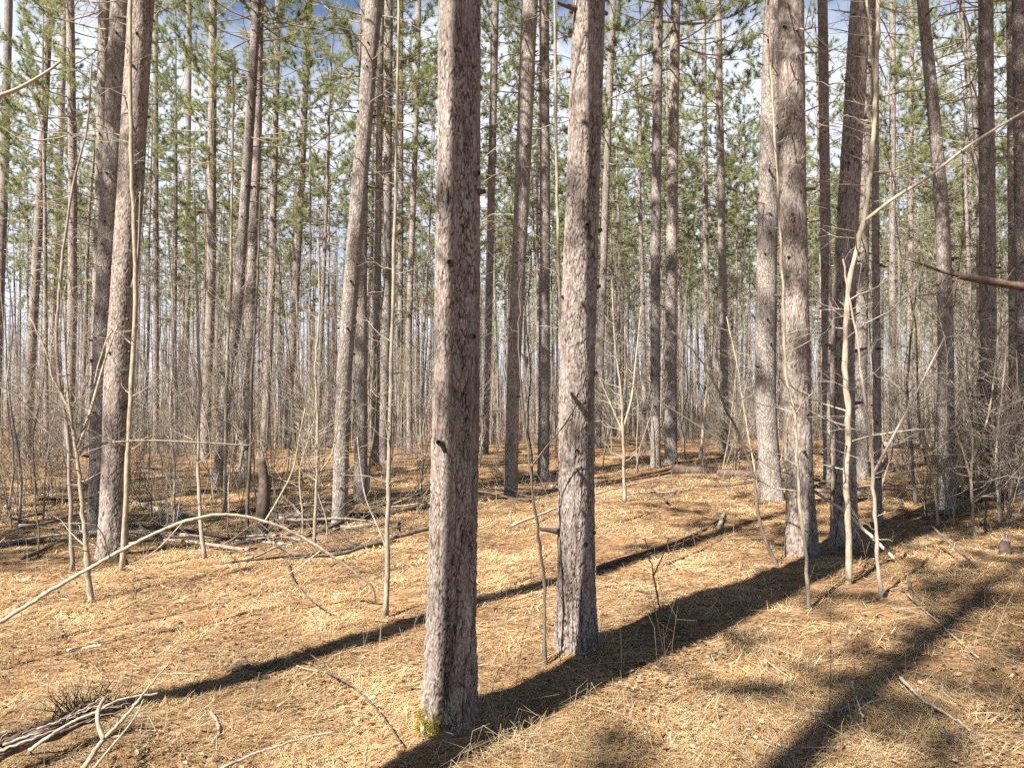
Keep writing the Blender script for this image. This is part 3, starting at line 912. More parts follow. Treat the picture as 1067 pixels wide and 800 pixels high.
traced_sapling([(1015, 560), (1012, 500), (1013, 450), (1005, 420), (990, 395)], 4, 1.4, 'tan forked shrub stem before the upright pine in the brush', M_SAP, twigs=20,
               branches=[([(1013, 480), (1028, 440), (1035, 400), (1040, 350)], 2.6, 1, 0.2), ([(1012, 500), (1000, 460), (985, 430)], 2.4, 1, 0)])
traced_sapling([(1042, 545), (1038, 480), (1043, 420), (1050, 350)], 3.4, 1.4, 'grey stem in the brush near the edge of the view', M_SAP_GREY, twigs=18)
traced_sapling([(978, 548), (972, 500), (962, 460), (958, 420)], 3.2, 1.2, 'short tan stem leaning out of the brush tangle', M_SAP, twigs=16)
traced_sapling([(20, 548), (22, 500), (17, 460), (8, 400), (5, 320)], 3.2, 1.4, 'thin grey sapling near the far clearing at the edge of the view', M_SAP_GREY, twigs=14)
traced_sapling([(45, 545), (47, 500), (50, 470), (58, 420)], 2.4, 1, 'short wispy sapling in the trampled brush near the forked sapling', M_SAP_GREY, twigs=14)
traced_sapling([(180, 560), (182, 500), (178, 430), (181, 350), (176, 250)], 3.4, 1.4, 'wispy sapling in the open space past the twin pines', M_SAP_GREY, twigs=18)
traced_sapling([(690, 640), (684, 615), (679, 590), (672, 560)], 2.4, 1, 'knee high dark forked stem on the open needles', M_SAP_DARK, twigs=3, tl=(.05, .2),
               branches=[([(681, 600), (692, 575), (697, 560)], 1.6, .8, 0)])
traced_sapling([(482, 655), (486, 620), (483, 590), (489, 560)], 2.0, 1, 'knee high wiry stem close beside the thick mossy pine', M_SAP_DARK, twigs=3, tl=(.05, .2))
# a sapling out of view whose pale branch hangs into it
traced_sapling([(-70, 300), (-62, 120), (-50, -60)], 6, 4, 'pale bare branch reaching in from beyond the edge of view', M_PALE, twigs=0, base=(-4.1, 5.2), seed=3,
               branches=[([(-64, 140), (-30, 112), (0, 100), (18, 93), (38, 82), (52, 73), (63, 64)], 7, 2.5, 0.15)])
# brush
BUSHL = 'low tangle of bare stems in the shaded brush among the pines'
BUSHG = 'bare brush among the pines'
rng = np.random.default_rng(77)
for (x0, x1, y0, y1, cnt) in ((930, 1075, 478, 555, 26), (0, 340, 466, 565, 36), (380, 450, 470, 520, 4), (620, 900, 462, 495, 14), (450, 560, 470, 500, 4), (0, 1067, 452, 475, 55)):
    for _ in range(cnt):
        g = on_ground(rng.uniform(x0, x1), rng.uniform(y0, y1))
        o = link('bare_brush', BUSH[int(rng.integers(0, 4))], None, tuple(g))
        o.rotation_euler = (rng.normal() * 0.1, rng.normal() * 0.1, rng.uniform(0, 6.28))
        s = rng.uniform(0.5, 1.05); o.scale = (s, s, s * rng.uniform(0.8, 1.3))
        tag(o, BUSHL, 'brush', BUSHG)


# ------------------------------------------------------------------ fallen wood
def traced_stick(name, cat, pts, w0, w1, label, mat, lift=0.0, k=8, rough=0.06, forks=(), twigs=0, seed=0):
    """pts: (px, py) lying on the ground or (px, py, D) at that distance."""
    rng = np.random.default_rng(1300 + seed + int(abs(pts[0][0]) * 3 + pts[0][1]))
    K = []
    for p in pts:
        K.append(on_ground(p[0], p[1]) + np.array([0, 0, lift]) if len(p) == 2 else at(*p))
    K = np.array(K); g = K[0].copy(); g[2] = float(gh(g[0], g[1]))
    D = K[:, 1].mean()
    n = max(14, 8 * len(K)); P = smooth_path(K, n) - g
    P = P + rng.normal(size=P.shape) * 0.0018
    r = np.linspace(0.5 * w0 * D / F, 0.5 * w1 * D / F, n)
    t = empty(name, g); tag(t, label, cat)
    mb = MB()
    a = np.arange(k) * 6.283 / k
    disp = r[:, None] * rough * 2.2 * vn3(np.cos(a)[None] * 1.2 + seed, np.sin(a)[None] * 1.2, np.linspace(0, n / 3, n)[:, None], 61)
    tube(mb, P, r, k, 0, disp=disp)
    if twigs:
        twig_tree(mb, P, r[0], rng, twigs, 0.08, 0.35, 0, 1, 0.3, 0.2, 0.0022)
    link('shaft', mb.mesh('shaft', [mat]), t)
    for fp, f0, f1 in forks:
        K2 = np.array([on_ground(p[0], p[1]) + np.array([0, 0, lift]) if len(p) == 2 else at(*p) for p in fp]) - g
        mb = MB(); Q = smooth_path(K2, max(8, 5 * len(fp)))
        tube(mb, Q, np.linspace(0.5 * f0 * D / F, 0.5 * f1 * D / F, len(Q)), 7, 0)
        link('fork', mb.mesh('fork', [mat]), t)
    return t


traced_stick('arched_sapling', 'sapling', [(-60, 678, 5.0), (0, 648, 5.25), (60, 611, 5.45), (150, 561, 5.7), (200, 541, 5.85), (235, 536, 5.95), (275, 543, 6.05), (310, 557, 6.15), (340, 575, 6.2), (375, 600, 6.3), (388, 612, 6.35), (391, 628, 6.4)], 4.2, 2.8,
             'dead sapling bent into a long low arch over the needles', M_SAP, k=9,
             forks=[([(190, 545, 5.8), (160, 575, 5.7), (128, 592, 5.6)], 1.6, .8), ([(335, 573, 6.2), (300, 598, 6.1), (270, 610, 6.0)], 1.6, .8), ([(115, 582, 5.6), (100, 548, 5.4), (62, 545, 5.3)], 1.4, .8)])
def ragged_log(pts, width, label):
    """A log rotted into long torn strands."""
    rg = np.random.default_rng(66)
    K = np.array([at(*p) for p in pts]); g = K[0].copy(); g[2] = float(gh(g[0], g[1]))
    S = smooth_path(K, 40) - g
    t = empty('rotten_log', g); tag(t, label, 'log')
    mb = MB()
    a = np.arange(20) * 6.283 / 20
    body = np.linspace(width * 0.62, width * 0.30, 40)
    d = body[:, None] * (0.5 * vn3(np.cos(a)[None] * 2.6, np.sin(a)[None] * 2.6, np.linspace(0, 7, 40)[:, None], 81) + 0.25 * vn3(np.cos(a)[None] * 7, np.sin(a)[None] * 7, np.linspace(0, 12, 40)[:, None], 82))
    tube(mb, S, body, 20, 0, disp=d)
    link('heartwood', mb.mesh('heartwood', [M_ROT]), t)
    mb = MB()
    for k in range(46):
        i0 = int(rg.integers(0, 26)); i1 = min(39, i0 + int(rg.integers(8, 22)))
        an = rg.uniform(0, 6.283); r = width * rg.uniform(0.5, 0.95)
        off = np.array([0.7 * math.cos(an), 0.7 * math.cos(an) * -0.6, abs(math.sin(an))]) * r
        Q = S[i0:i1] + off + rg.normal(size=3)[None] * np.linspace(0, 1, i1 - i0)[:, None] ** 2 * 0.035 + rg.normal(size=(i1 - i0, 3)) * 0.003
        tube(mb, Q, np.linspace(1, 0.35, i1 - i0) * rg.uniform(0.003, 0.009), 5, int(rg.uniform() < 0.35))
    link('splinter', mb.mesh('splinter', [M_ROT, M_DEAD]), t)


ragged_log([(-40, 806, 3.46), (0, 785, 3.55), (35, 770, 3.63), (65, 760, 3.72), (98, 745, 3.82), (125, 738, 3.9)], 0.062, 'dark rotten log torn into strands, half sunk in the needles')
rg_ = np.random.default_rng(67)
g_ = on_ground(92, 745)
t_ = empty('bare_brush', g_); tag(t_, 'ragged upright clump of dead twigs behind the rotten log', 'brush')
mb = MB()
A_ = np.stack([rg_.normal(size=70) * 0.09, rg_.normal(size=70) * 0.05, np.zeros(70)], -1)
H_ = rg_.uniform(0.03, 0.17, 70)
B_ = A_ * 1.1 + np.stack([rg_.normal(size=70) * 0.09 + 0.02, rg_.normal(size=70) * 0.07, H_], -1)
segs(mb, A_, B_, 0.0035, 0.0015, 4, 0)
E_ = A_ + (B_ - A_) * rg_.uniform(.3, .9, (70, 1))
segs(mb, E_, E_ + rg_.normal(size=(70, 3)) * 0.035 + np.array([[0, 0, .03]]), 0.002, 0.001, 3, 0)
link('stem', mb.mesh('stem', [M_ROT]), t_)
traced_stick('fallen_branch', 'branch', [(80, 812, 3.38), (96, 786, 3.46), (108, 770, 3.52), (132, 745, 3.6), (155, 715, 3.68), (176, 690, 3.76)], 6, 1.4, 'bleached forked branch propped over the rotten log', M_SAP, k=9,
             forks=[([(108, 770, 3.52), (102, 752, 3.55), (103, 738, 3.58), (109, 727, 3.6)], 5.5, 3.5), ([(88, 812, 3.38), (110, 785, 3.46), (140, 748, 3.58), (150, 727, 3.66)], 3, 1.4)])
traced_stick('fallen_branch', 'branch', [(30, 782, 3.5), (50, 768, 3.52), (75, 752, 3.6), (100, 741, 3.66), (128, 728, 3.74), (165, 722, 3.84)], 4, 2, 'thin bleached branch crossing above the rotten log', M_SAP)
traced_stick('fallen_log', 'log', [(700, 493), (725, 494), (748, 494)], 11, 9, 'dark fallen log lying level at the feet of two close pines', M_ROT, 0.08, 12, 0.12)
traced_stick('fallen_log', 'log', [(749, 496), (775, 497), (800, 500)], 8, 7, 'thinner fallen log end to end with the thick dark one', M_ROT, 0.06, 12, 0.1)
traced_stick('fallen_log', 'log', [(920, 463, 17.0), (960, 465, 16.6), (1000, 462, 16.2), (1080, 461, 15.6)], 6, 8, 'pale fallen trunk lying level across the brush before the upright pine', M_DEAD, k=12, rough=0.1)
traced_stick('fallen_log', 'log', [(132, 524), (160, 532), (192, 541)], 5, 8, 'short pale log lying beyond the arched sapling', M_SAP, 0.04, 12, 0.1)
traced_stick('fallen_log', 'log', [(-20, 574), (40, 563), (82, 558), (140, 557), (200, 560), (265, 565)], 5, 3.5, 'long thin dark pole lying past the twin pines', M_DEAD, 0.03)
traced_stick('fallen_log', 'log', [(345, 552), (365, 552), (388, 549)], 5, 4, 'stub of log against the foot of the leaning pine', M_DEAD, 0.03, 10, 0.1)
traced_stick('fallen_branch', 'branch', [(247, 564), (275, 566), (304, 569)], 3.4, 2.6, 'pale straight stick lying at the foot of the broken snag', M_PALE, 0.02)
traced_stick('fallen_branch', 'branch', [(846, 510, 7.9), (862, 521, 7.7), (878, 531, 7.5), (905, 556, 7.2), (932, 582, 7.0)], 3, 3.5, 'pale crooked stick leaning across the forked sapling', M_PALE)
traced_stick('fallen_branch', 'branch', [(947, 608), (953, 630), (970, 641), (995, 649), (1020, 651)], 4, 2, 'dark curved stick on the mound before the brush', M_SAP_DARK, 0.03, twigs=3)
traced_stick('fallen_branch', 'branch', [(972, 549, 7.6), (1000, 575, 7.0), (1030, 602, 6.5), (1067, 640, 6.0), (1085, 660, 5.7)], 2.6, 2.4, 'long dark wand slanting down beside the brush tangle', M_SAP_DARK, twigs=3)
traced_stick('fallen_branch', 'branch', [(944, 622), (980, 655), (1019, 690)], 2, 1.5, 'straight thin brown stick below the dark curved one', M_DEAD, 0.03)
traced_stick('fallen_branch', 'branch', [(938, 711), (962, 735), (990, 752), (1012, 768)], 4, 2, 'pale stick in the broad shade with a frayed end', M_PALE, 0.03)
traced_stick('fallen_branch', 'branch', [(838, 744), (865, 745), (895, 738), (930, 730)], 3, 2, 'brown curved stick lying along the broad shade', M_DEAD, 0.02)
traced_stick('fallen_branch', 'branch', [(887, 718), (893, 738), (899, 757)], 2, 1.5, 'short pale stick standing out of the broad shade', M_PALE, 0.05)
traced_stick('fallen_branch', 'branch', [(622, 594), (650, 584), (690, 572), (720, 560), (750, 543)], 3.5, 2.5, 'long dark limb lying on the needles beyond the half sunlit pine', M_ROT, 0.02, 8, 0.2, twigs=4)  # this and the next: added dark rods that imitate a forked tree's shadow
traced_stick('fallen_branch', 'branch', [(690, 591), (715, 581), (738, 571), (752, 563)], 2.5, 1.5, 'shorter dark strip standing in for the same forked shadow, parallel to the long one', M_ROT, 0.015, twigs=2)
traced_stick('fallen_branch', 'branch', [(750, 552), (752, 543), (755, 537)], 5, 4, 'splintered yellow stub of wood at the end of the long dark shadow strip', M_PALE, 0.03)
traced_stick('fallen_branch', 'branch', [(230, 800, 3.4), (265, 785, 3.5), (320, 768, 3.6), (350, 762, 3.65)], 3, 1.8, 'slim pale stick lying near the foot of the thick mossy pine', M_SAP)
traced_stick('fallen_branch', 'branch', [(335, 705), (365, 722), (392, 748), (418, 785)], 1.8, 1.4, 'thin dark wand pointing at the mossy foot', M_SAP_DARK, 0.05)
traced_stick('fallen_branch', 'branch', [(298, 590), (306, 612), (322, 630), (340, 643)], 2, 1.2, 'dark hooked twig on the open needles below the arch', M_SAP_DARK, 0.06, twigs=3)
traced_stick('fallen_branch', 'branch', [(533, 555), (560, 545), (595, 530), (640, 515), (700, 500)], 2.4, 1.2, 'long pale branch passing behind the half sunlit pine', M_PALE, 0.1)
traced_stick('fallen_branch', 'branch', [(219, 745), (226, 755), (228, 768), (221, 778)], 4, 3, 'short brown curved stick near the bleached forked branch', M_DEAD, 0.02)
traced_stick('fallen_branch', 'branch', [(70, 679), (90, 676), (106, 673)], 4, 3, 'short pale chunk of branch on the sunlit needles', M_PALE, 0.01)
traced_stick('fallen_branch', 'branch', [(237, 700), (252, 697), (275, 700), (292, 690)], 4, 2.5, 'dark knobbly limb along the shadow edge', M_ROT, 0.02)
STK = []
for i in range(6):
    rg = np.random.default_rng(1700 + i)
    L = 0.7 + 0.28 * i
    s_ = np.linspace(0, 1, 10)
    P = np.stack([(s_ - 0.5) * L, 0.10 * L * vn2(s_ * 2.2 + i, 0 * s_, 5), 0.012 + 0.05 * np.abs(vn2(s_ * 2 + i, 0 * s_, 6)) * L], -1)
    mb = MB(); tube(mb, P, np.linspace(0.008 + 0.0035 * i, 0.005, 10), 7, 0)
    twig_tree(mb, P, 0.012, rg, 6 + 2 * i, 0.15, 0.6, 0, 1, 0.5, 0.1, 0.003)
    STK.append(mb.mesh('fallen_branch', [[M_DEAD, M_ROT, M_SAP_DARK][i % 3]]))
rng = np.random.default_rng(404)
for _ in range(210):
    g = on_ground(*((rng.uniform(-20, 430), rng.uniform(455, 575)) if rng.uniform() < 0.55 else (rng.uniform(430, 1085), rng.uniform(462, 525))))
    o = link('fallen_branch', STK[int(rng.integers(0, 6))], None, tuple(g))
    o.rotation_euler = (rng.normal() * 0.08, rng.normal() * 0.06, rng.uniform(0, 6.28))
    q_ = rng.uniform(0.7, 1.6); o.scale = (q_, q_, q_)
    tag(o, 'dead fallen branch among many strewn over the shaded litter under the pines', 'branch', 'dead branches strewn in the shade')
# snag and stumps
def traced_stump(pts, w0, w1, label, name='broken_snag', mat=M_ROT, k=16):
    g = on_ground(*pts[0]); D = g[1]
    K = np.array([g - np.array([0, 0, 0.05])] + [at(px, py, D) for px, py in pts[1:]]) - g
    P = smooth_path(K, 16)
    r = np.linspace(0.5 * w0 * D / F, 0.5 * w1 * D / F, 16)
    a = np.arange(k) * 6.283 / k
    rg = np.random.default_rng(int(pts[0][0]))
    d = r[:, None] * 0.22 * vn3(np.cos(a)[None] * 1.5, np.sin(a)[None] * 1.5, np.linspace(0, 4, 16)[:, None], 71) + np.zeros((16, k))
    mb = MB(); tube(mb, P, r, k, 0, disp=d)
    t = empty(name, g); tag(t, label, 'stump')
    link('stem', mb.mesh('stem', [mat]), t)
    mb = MB()
    m = 9
    aa = rg.uniform(0, 6.28, m)
    A = P[-1] + np.stack([np.cos(aa), np.sin(aa), 0 * aa - 0.3], -1) * r[-1] * 0.6
    B = A + np.stack([rg.normal(size=m) * 0.012, rg.normal(size=m) * 0.012, rg.uniform(0.04, 0.14, m)], -1)
    segs(mb, A, B, r[-1] * 0.3, 0.003, 4, 0)
    link('splintered_top', mb.mesh('splintered_top', [M_DEAD]), t)


traced_stump([(270, 564), (274, 530), (275, 500), (271, 477)], 15, 9, 'broken off snag standing chest high near the arched sapling', mat=M_ROT)
traced_stump([(1047, 578), (1047, 570), (1048, 563)], 12, 9, 'small dark stump on the mound near the edge of the view', 'tree_stump')
traced_stump([(925, 492), (925, 486), (925, 481)], 13, 11, 'dark low stump behind the leaning pale stick', 'tree_stump')
# the snapped bough on a pine just out of view
tb, gb, Pb, Rb = traced_pine(None, 0, 0, 'pine just out of view bearing a snapped bare bough that reaches in', pos=[np.array([6.15, 8.2, 0]), np.array([6.2, 8.2, 8.0])], r0=0.15, r1=0.12, k=18)
mb = MB()
K = np.array([at(1128, 330, 8.2), at(1100, 306, 8.1), at(1067, 299, 8.0), at(1030, 293, 7.95), at(985, 284, 7.9), at(962, 276, 7.85), at(942, 270, 7.8)]) - gb
Q = smooth_path(K, 30)
tube(mb, Q, np.interp(np.linspace(0, 1, 30), [0, .7, .72, 1], [0.055, 0.038, 0.022, 0.004]), 9, 0)
segs(mb, [Q[21], Q[20], Q[14]], [Q[21] + np.array([-.06, 0, .1]), Q[20] + np.array([-.1, -.05, -.03]), Q[14] + np.array([.05, -.1, .15])], 0.012, 0.004, 5, 0)
link('snapped_bough', mb.mesh('snapped_bough', [M_ROT]), tb)


# ------------------------------------------------------------------ moss at two feet
def moss(parent, child, az, spread, hmax, n, seed):
    """Short moss growing on the surface of the trunk's foot."""
    rg = np.random.default_rng(seed)
    me = next(c for c in parent.children if c.name.startswith(child)).data
    v = np.zeros(len(me.vertices) * 3, np.float32); me.vertices.foreach_get('co', v); v = v.reshape(-1, 3).astype(float)
    nn = np.zeros(len(v) * 3, np.float32); me.vertices.foreach_get('normal', nn); nn = nn.reshape(-1, 3).astype(float)
    c = v[v[:, 2] < hmax][:, :2].mean(0)
    a = np.arctan2(v[:, 1] - c[1], v[:, 0] - c[0])
    da = np.abs((a - az + math.pi) % (2 * math.pi) - math.pi)
    wgt = np.exp(-(da / spread) ** 2) * np.exp(-(np.maximum(v[:, 2], 0) / hmax) ** 2) * (v[:, 2] > -0.03) * (np.hypot(v[:, 0] - c[0], v[:, 1] - c[1]) < 0.4)
    wgt = wgt * (vn3(v[:, 0] / 0.03, v[:, 1] / 0.03, v[:, 2] / 0.03, 5) > -0.25)
    k = rg.choice(len(v), n, p=wgt / wgt.sum())
    C = v[k] + rg.normal(size=(n, 3)) * 0.005
    d = unit(nn[k] + np.array([[0, 0, 0.4]]) + rg.normal(size=(n, 3)) * 0.6)
    sd = unit(np.cross(d, rg.normal(size=(n, 3)))) * 0.0018
    L = rg.uniform(0.003, 0.007, (n, 1))
    V = np.stack([C - sd, C + sd, C + d * L], 1).reshape(-1, 3)
    col = np.repeat(np.array([[0.26, 0.215, 0.03]]) * rg.uniform(0.45, 1.4, (n, 1)), 3, 0)
    mb = MB(); mb.add(V, np.arange(3 * n).reshape(-1, 3), 0, col)
    link('moss', mb.mesh('moss', [M_MOSS], False, True), parent)


moss(T1, 'trunk', R(222), 0.48, 0.055, 14000, 1)
moss(t5, 'stem', R(250), 1.4, 0.05, 500, 2)


# ------------------------------------------------------------------ litter
def scatter(n, d0, d1, rng, power=1.0):
    u = rng.uniform(size=n)
    D = d0 * (d1 / d0) ** u
    x = rng.uniform(-0.74, 0.74, n) * D + rng.uniform(-0.8, 0.8, n)
    return x, D


rng = np.random.default_rng(31)
PAL = np.array([[0.50, 0.295, 0.135], [0.40, 0.215, 0.09], [0.60, 0.405, 0.21], [0.68, 0.52, 0.32], [0.21, 0.115, 0.06], [0.50, 0.355, 0.215]])


def slope_pts(x, y, up):
    return np.stack([x, y, gh(x, y) + up], -1)


n = 330000
x, D = scatter(n, 2.9, 24, rng)
# needles gather in drifts with a shared lie
keep = vn2(x / 0.35, D / 0.35, 91) + 0.6 * vn2(x / 1.3, D / 1.3, 92) + rng.uniform(-1, 1, n) > -0.45
x, D = x[keep], D[keep]; n = len(x)
fl = vn2(x / 0.5 + 40, D / 0.5, 93) * 3.0
az = fl + rng.normal(size=n) * 0.9
L = rng.uniform(0.05, 0.13, n) * np.clip(D / 9, 1, 1.8)
w = rng.uniform(0.0008, 0.0017, n) * np.clip(D / 3.6, 1, 5)
el = np.abs(rng.normal(size=n)) * 0.16
d = np.stack([np.cos(az) * np.cos(el), np.sin(az) * np.cos(el), np.sin(el)], -1)
C = slope_pts(x, D, rng.uniform(0.001, 0.016, n))
sd = np.stack([-np.sin(az), np.cos(az), 0 * az], -1) * w[:, None]
V = np.stack([C - sd, C + sd, C + d * L[:, None] + sd * 0.6, C + d * L[:, None] - sd * 0.6], 1).reshape(-1, 3)
pi = rng.choice(6, n, p=[0.30, 0.22, 0.20, 0.10, 0.10, 0.08])
patch = 0.5 + 0.5 * vn2(x / 0.8 + 20, D / 0.8, 101) * 0.6 + 0.5 * vn2(x / 0.22, D / 0.22, 102) * 0.5
col = PAL[pi] * 0.86 * (rng.uniform(0.7, 1.3, (n, 1)) * (0.48 + 0.92 * np.clip(patch, 0, 1))[:, None])
mb = MB(); mb.add(V, np.arange(4 * n).reshape(-1, 4), 0, np.repeat(col, 4, 0))
tag(link('needle_litter', mb.mesh('needle_litter', [M_LITTER], False, True)), 'rust and straw coloured fallen pine needles covering the forest floor', 'pine needles', None, 'stuff')

# curled dead leaves, in patches
n = 42000
x, D = scatter(n, 2.9, 26, rng)
keep = vn2(x / 0.9 + 7, D / 0.9, 95) + 0.5 * vn2(x / 0.3, D / 0.3, 96) + rng.uniform(-1, 1, n) > 0.25
x, D = x[keep], D[keep]; n = len(x)
s = rng.uniform(0.008, 0.023, n)
az = rng.uniform(0, 6.28, n)
T = np.stack([np.cos(az), np.sin(az), rng.normal(size=n) * 0.35], -1); T = unit(T)
S = unit(np.cross(np.stack([rng.normal(size=n) * 0.4, rng.normal(size=n) * 0.4, np.ones(n)], -1), T))
Nn = np.cross(T, S)
C = slope_pts(x, D, rng.uniform(0.006, 0.024, n))
s1 = s[:, None]; wd = s1 * rng.uniform(0.4, 0.7, (n, 1)); cu = s1 * rng.uniform(0.1, 0.6, (n, 1))
V = np.stack([C - T * s1 + Nn * cu * .5, C - S * wd - T * s1 * .2 + Nn * cu, C - T * .1 * s1, C + S * wd - T * s1 * .2 + Nn * cu,
              C - S * wd * .8 + T * s1 * .5 + Nn * cu, C + S * wd * .8 + T * s1 * .45 + Nn * cu, C + T * s1 * 1.1 + Nn * cu * .7], 1).reshape(-1, 3)
b = (np.arange(n) * 7)[:, None]
q = np.concatenate([b + np.array([[0, 2, 1, 1]])[:, :3], b + np.array([[0, 3, 2]]), b + np.array([[1, 2, 4]]), b + np.array([[2, 3, 5]]), b + np.array([[2, 6, 4]]), b + np.array([[2, 5, 6]])])
LP = np.array([[0.46, 0.32, 0.19], [0.34, 0.205, 0.11], [0.58, 0.46, 0.32], [0.20, 0.115, 0.065]])
col = 0.62 * LP[rng.choice(4, n, p=[.3, .34, .12, .24])] * rng.uniform(0.8, 1.2, (n, 1))
mb = MB(); mb.add(V, q, 0, np.repeat(col, 7, 0))
tag(link('leaf_litter', mb.mesh('leaf_litter', [M_LEAF], False, True)), 'curled pale dead leaves scattered over the pine needles', 'dead leaves', None, 'stuff')

# small twigs, bark flakes, dry grass and dead stalks
mb = MB()
n = 5200
x, D = scatter(n, 2.9, 30, rng)
keep = vn2(x / 1.1 + 3, D / 1.1, 97) + rng.uniform(-1, 1, n) > -0.1
x, D = x[keep], D[keep]; n = len(x)
L = rng.uniform(0.05, 0.32, n) * np.clip(D / 7, 1, 2.0); az = rng.uniform(0, 6.28, n); el = rng.normal(size=n) * 0.07 + 0.05
A = slope_pts(x, D, rng.uniform(0.004, 0.02, n))
dv = np.stack([np.cos(az), np.sin(az), el], -1) * L[:, None]
TP = np.array([[0.24, 0.18, 0.125], [0.36, 0.29, 0.20], [0.12, 0.085, 0.06], [0.46, 0.38, 0.27]])
col = TP[rng.choice(4, n, p=[.36, .18, .38, .08])] * rng.uniform(0.7, 1.1, (n, 1))
mid = A + dv * 0.55 + rng.normal(size=(n, 3)) * np.array([[0.012, 0.012, 0.004]])
r = rng.uniform(0.0012, 0.0038, n) * np.clip(D / 7, 1, 1.8)
segs(mb, A, mid, r, r * .8, 4, 0, col); segs(mb, mid, A + dv, r * .8, r * .4, 4, 0, col)
tag(link('twig_litter', mb.mesh('twig_litter', [M_LITTER], True, True)), 'small broken twigs strewn over the needle litter', 'twigs', None, 'stuff')

mb = MB()
n = 6500
x, D = scatter(n, 3.2, 40, rng)
keep = (vn2(x / 1.4 + 13, D / 1.4, 98) + rng.uniform(-1, 1, n) > 0.55) | ((D > 11) & (vn2(x / 2.5 + 13, D / 2.5, 99) + rng.uniform(-1, 1, n) > -0.2))
x, D = x[keep], D[keep]; n = len(x)
H = rng.uniform(0.04, 0.26, n) * np.clip(D / 7, 0.7, 3.2)
A = slope_pts(x, D, -0.01)
lean = rng.normal(size=(n, 2)) * 0.22
M1 = A + np.stack([lean[:, 0] * H * .5, lean[:, 1] * H * .5, H * .55], -1)
B = A + np.stack([lean[:, 0] * H * 1.3 + rng.normal(size=n) * .03, lean[:, 1] * H * 1.3, H], -1)
r = rng.uniform(0.0008, 0.0020, n) * np.clip(D / 6, 1, 2.2)
col = TP[rng.choice(4, n, p=[.35, .35, .1, .2])] * rng.uniform(0.8, 1.2, (n, 1))
segs(mb, A, M1, r, r * .8, 3, 0, col); segs(mb, M1, B, r * .8, r * .4, 3, 0, col)
f = rng.uniform(size=n) < 0.5
sB = M1[f] + unit(rng.normal(size=(f.sum(), 3)) + np.array([[0, 0, .8]])) * (H[f] * .4)[:, None]
segs(mb, M1[f], sB, r[f] * .6, r[f] * .3, 3, 0, col[f])
n = 150
x, D = scatter(n, 3.9, 12, rng)
A = slope_pts(x, D, -0.01); H = rng.uniform(0.2, 0.62, n); lean = rng.normal(size=(n, 2)) * 0.12
M1 = A + np.stack([lean[:, 0] * H * .5, lean[:, 1] * H * .5, H * .55], -1)
B = A + np.stack([lean[:, 0] * H * 1.2 + rng.normal(size=n) * .04, lean[:, 1] * H * 1.2, H], -1)
r = rng.uniform(0.0012, 0.0026, n); col = TP[rng.choice(4, n, p=[.4, .2, .3, .1])]
segs(mb, A, M1, r, r * .8, 4, 0, col); segs(mb, M1, B, r * .8, r * .4, 4, 0, col)
for _ in range(3):
    q = M1 + (B - M1) * rng.uniform(0, .8, (n, 1))
    segs(mb, q, q + unit(rng.normal(size=(n, 3)) + np.array([[0, 0, .9]])) * (H * rng.uniform(.1, .3, n))[:, None], r * .6, r * .3, 3, 0, col)
# dry grass in loose tufts
cen = [on_ground(px, py) for px, py in [(510, 785), (545, 770), (560, 790), (485, 797), (235, 700), (700, 640), (660, 650), (110, 745), (150, 760), (85, 730), (880, 750), (1000, 730), (1040, 700), (640, 745), (720, 770), (500, 560), (540, 545), (620, 560), (950, 640), (1010, 780), (925, 785), (190, 775), (330, 790), (560, 530), (480, 600)]]
for c in cen:
    m = 30
    xx = c[0] + rng.normal(size=m) * 0.12; yy = c[1] + rng.normal(size=m) * 0.10
    A = slope_pts(xx, yy, 0.0)
    hh = rng.uniform(0.03, 0.15, m); ln = rng.normal(size=(m, 2)) * 0.09
    M1 = A + np.stack([ln[:, 0] * .4, ln[:, 1] * .4, hh], -1); B = A + np.stack([ln[:, 0] * 1.6, ln[:, 1] * 1.6, hh * rng.uniform(.3, 1.2, m)], -1)
    cc = np.array([[0.40, 0.30, 0.18]]) * rng.uniform(0.6, 1.2, (m, 1))
    segs(mb, A, M1, 0.0012, 0.001, 3, 0, cc); segs(mb, M1, B, 0.001, 0.0005, 3, 0, cc)
tag(link('dry_undergrowth', mb.mesh('dry_undergrowth', [M_LITTER], True, True)), 'dead stalks and dry grass standing in the needle litter', 'undergrowth', None, 'stuff')

# ------------------------------------------------------------------ the woods far behind, one mass
rng = np.random.default_rng(55)
mb = MB()
crown_lo = []
for s in range(3):
    r2 = np.random.default_rng(800 + s)
    m = 260
    zz = r2.uniform(0, 1, m)
    rad = 2.4 * (1 - zz) ** 0.7 * r2.uniform(0.2, 1.0, m); aa = r2.uniform(0, 6.28, m)
    C = np.stack([np.cos(aa) * rad, np.sin(aa) * rad, zz * 9.5], -1)
    crown_lo.append((C, unit(np.stack([np.cos(aa), np.sin(aa), 0.5 + zz], -1))))
n = 560
D = np.sqrt(rng.uniform(55 ** 2, 130 ** 2, n)); x = (rng.uniform(0, 1, n) ** 0.85 * 1.44 - 0.72) * D
g = gh(x, D)
A = np.stack([x, D, g - 0.1], -1); M1 = A + np.stack([rng.normal(size=n) * .25, rng.normal(size=n) * .25, 0 * x + 10.5], -1); B = M1 + np.stack([rng.normal(size=n) * .2, 0 * x, 0 * x + 9], -1)
rr = rng.uniform(0.10, 0.16, n)
segs(mb, A, M1, rr, rr * .75, 7, 0); segs(mb, M1, B, rr * .75, 0.03, 5, 0)
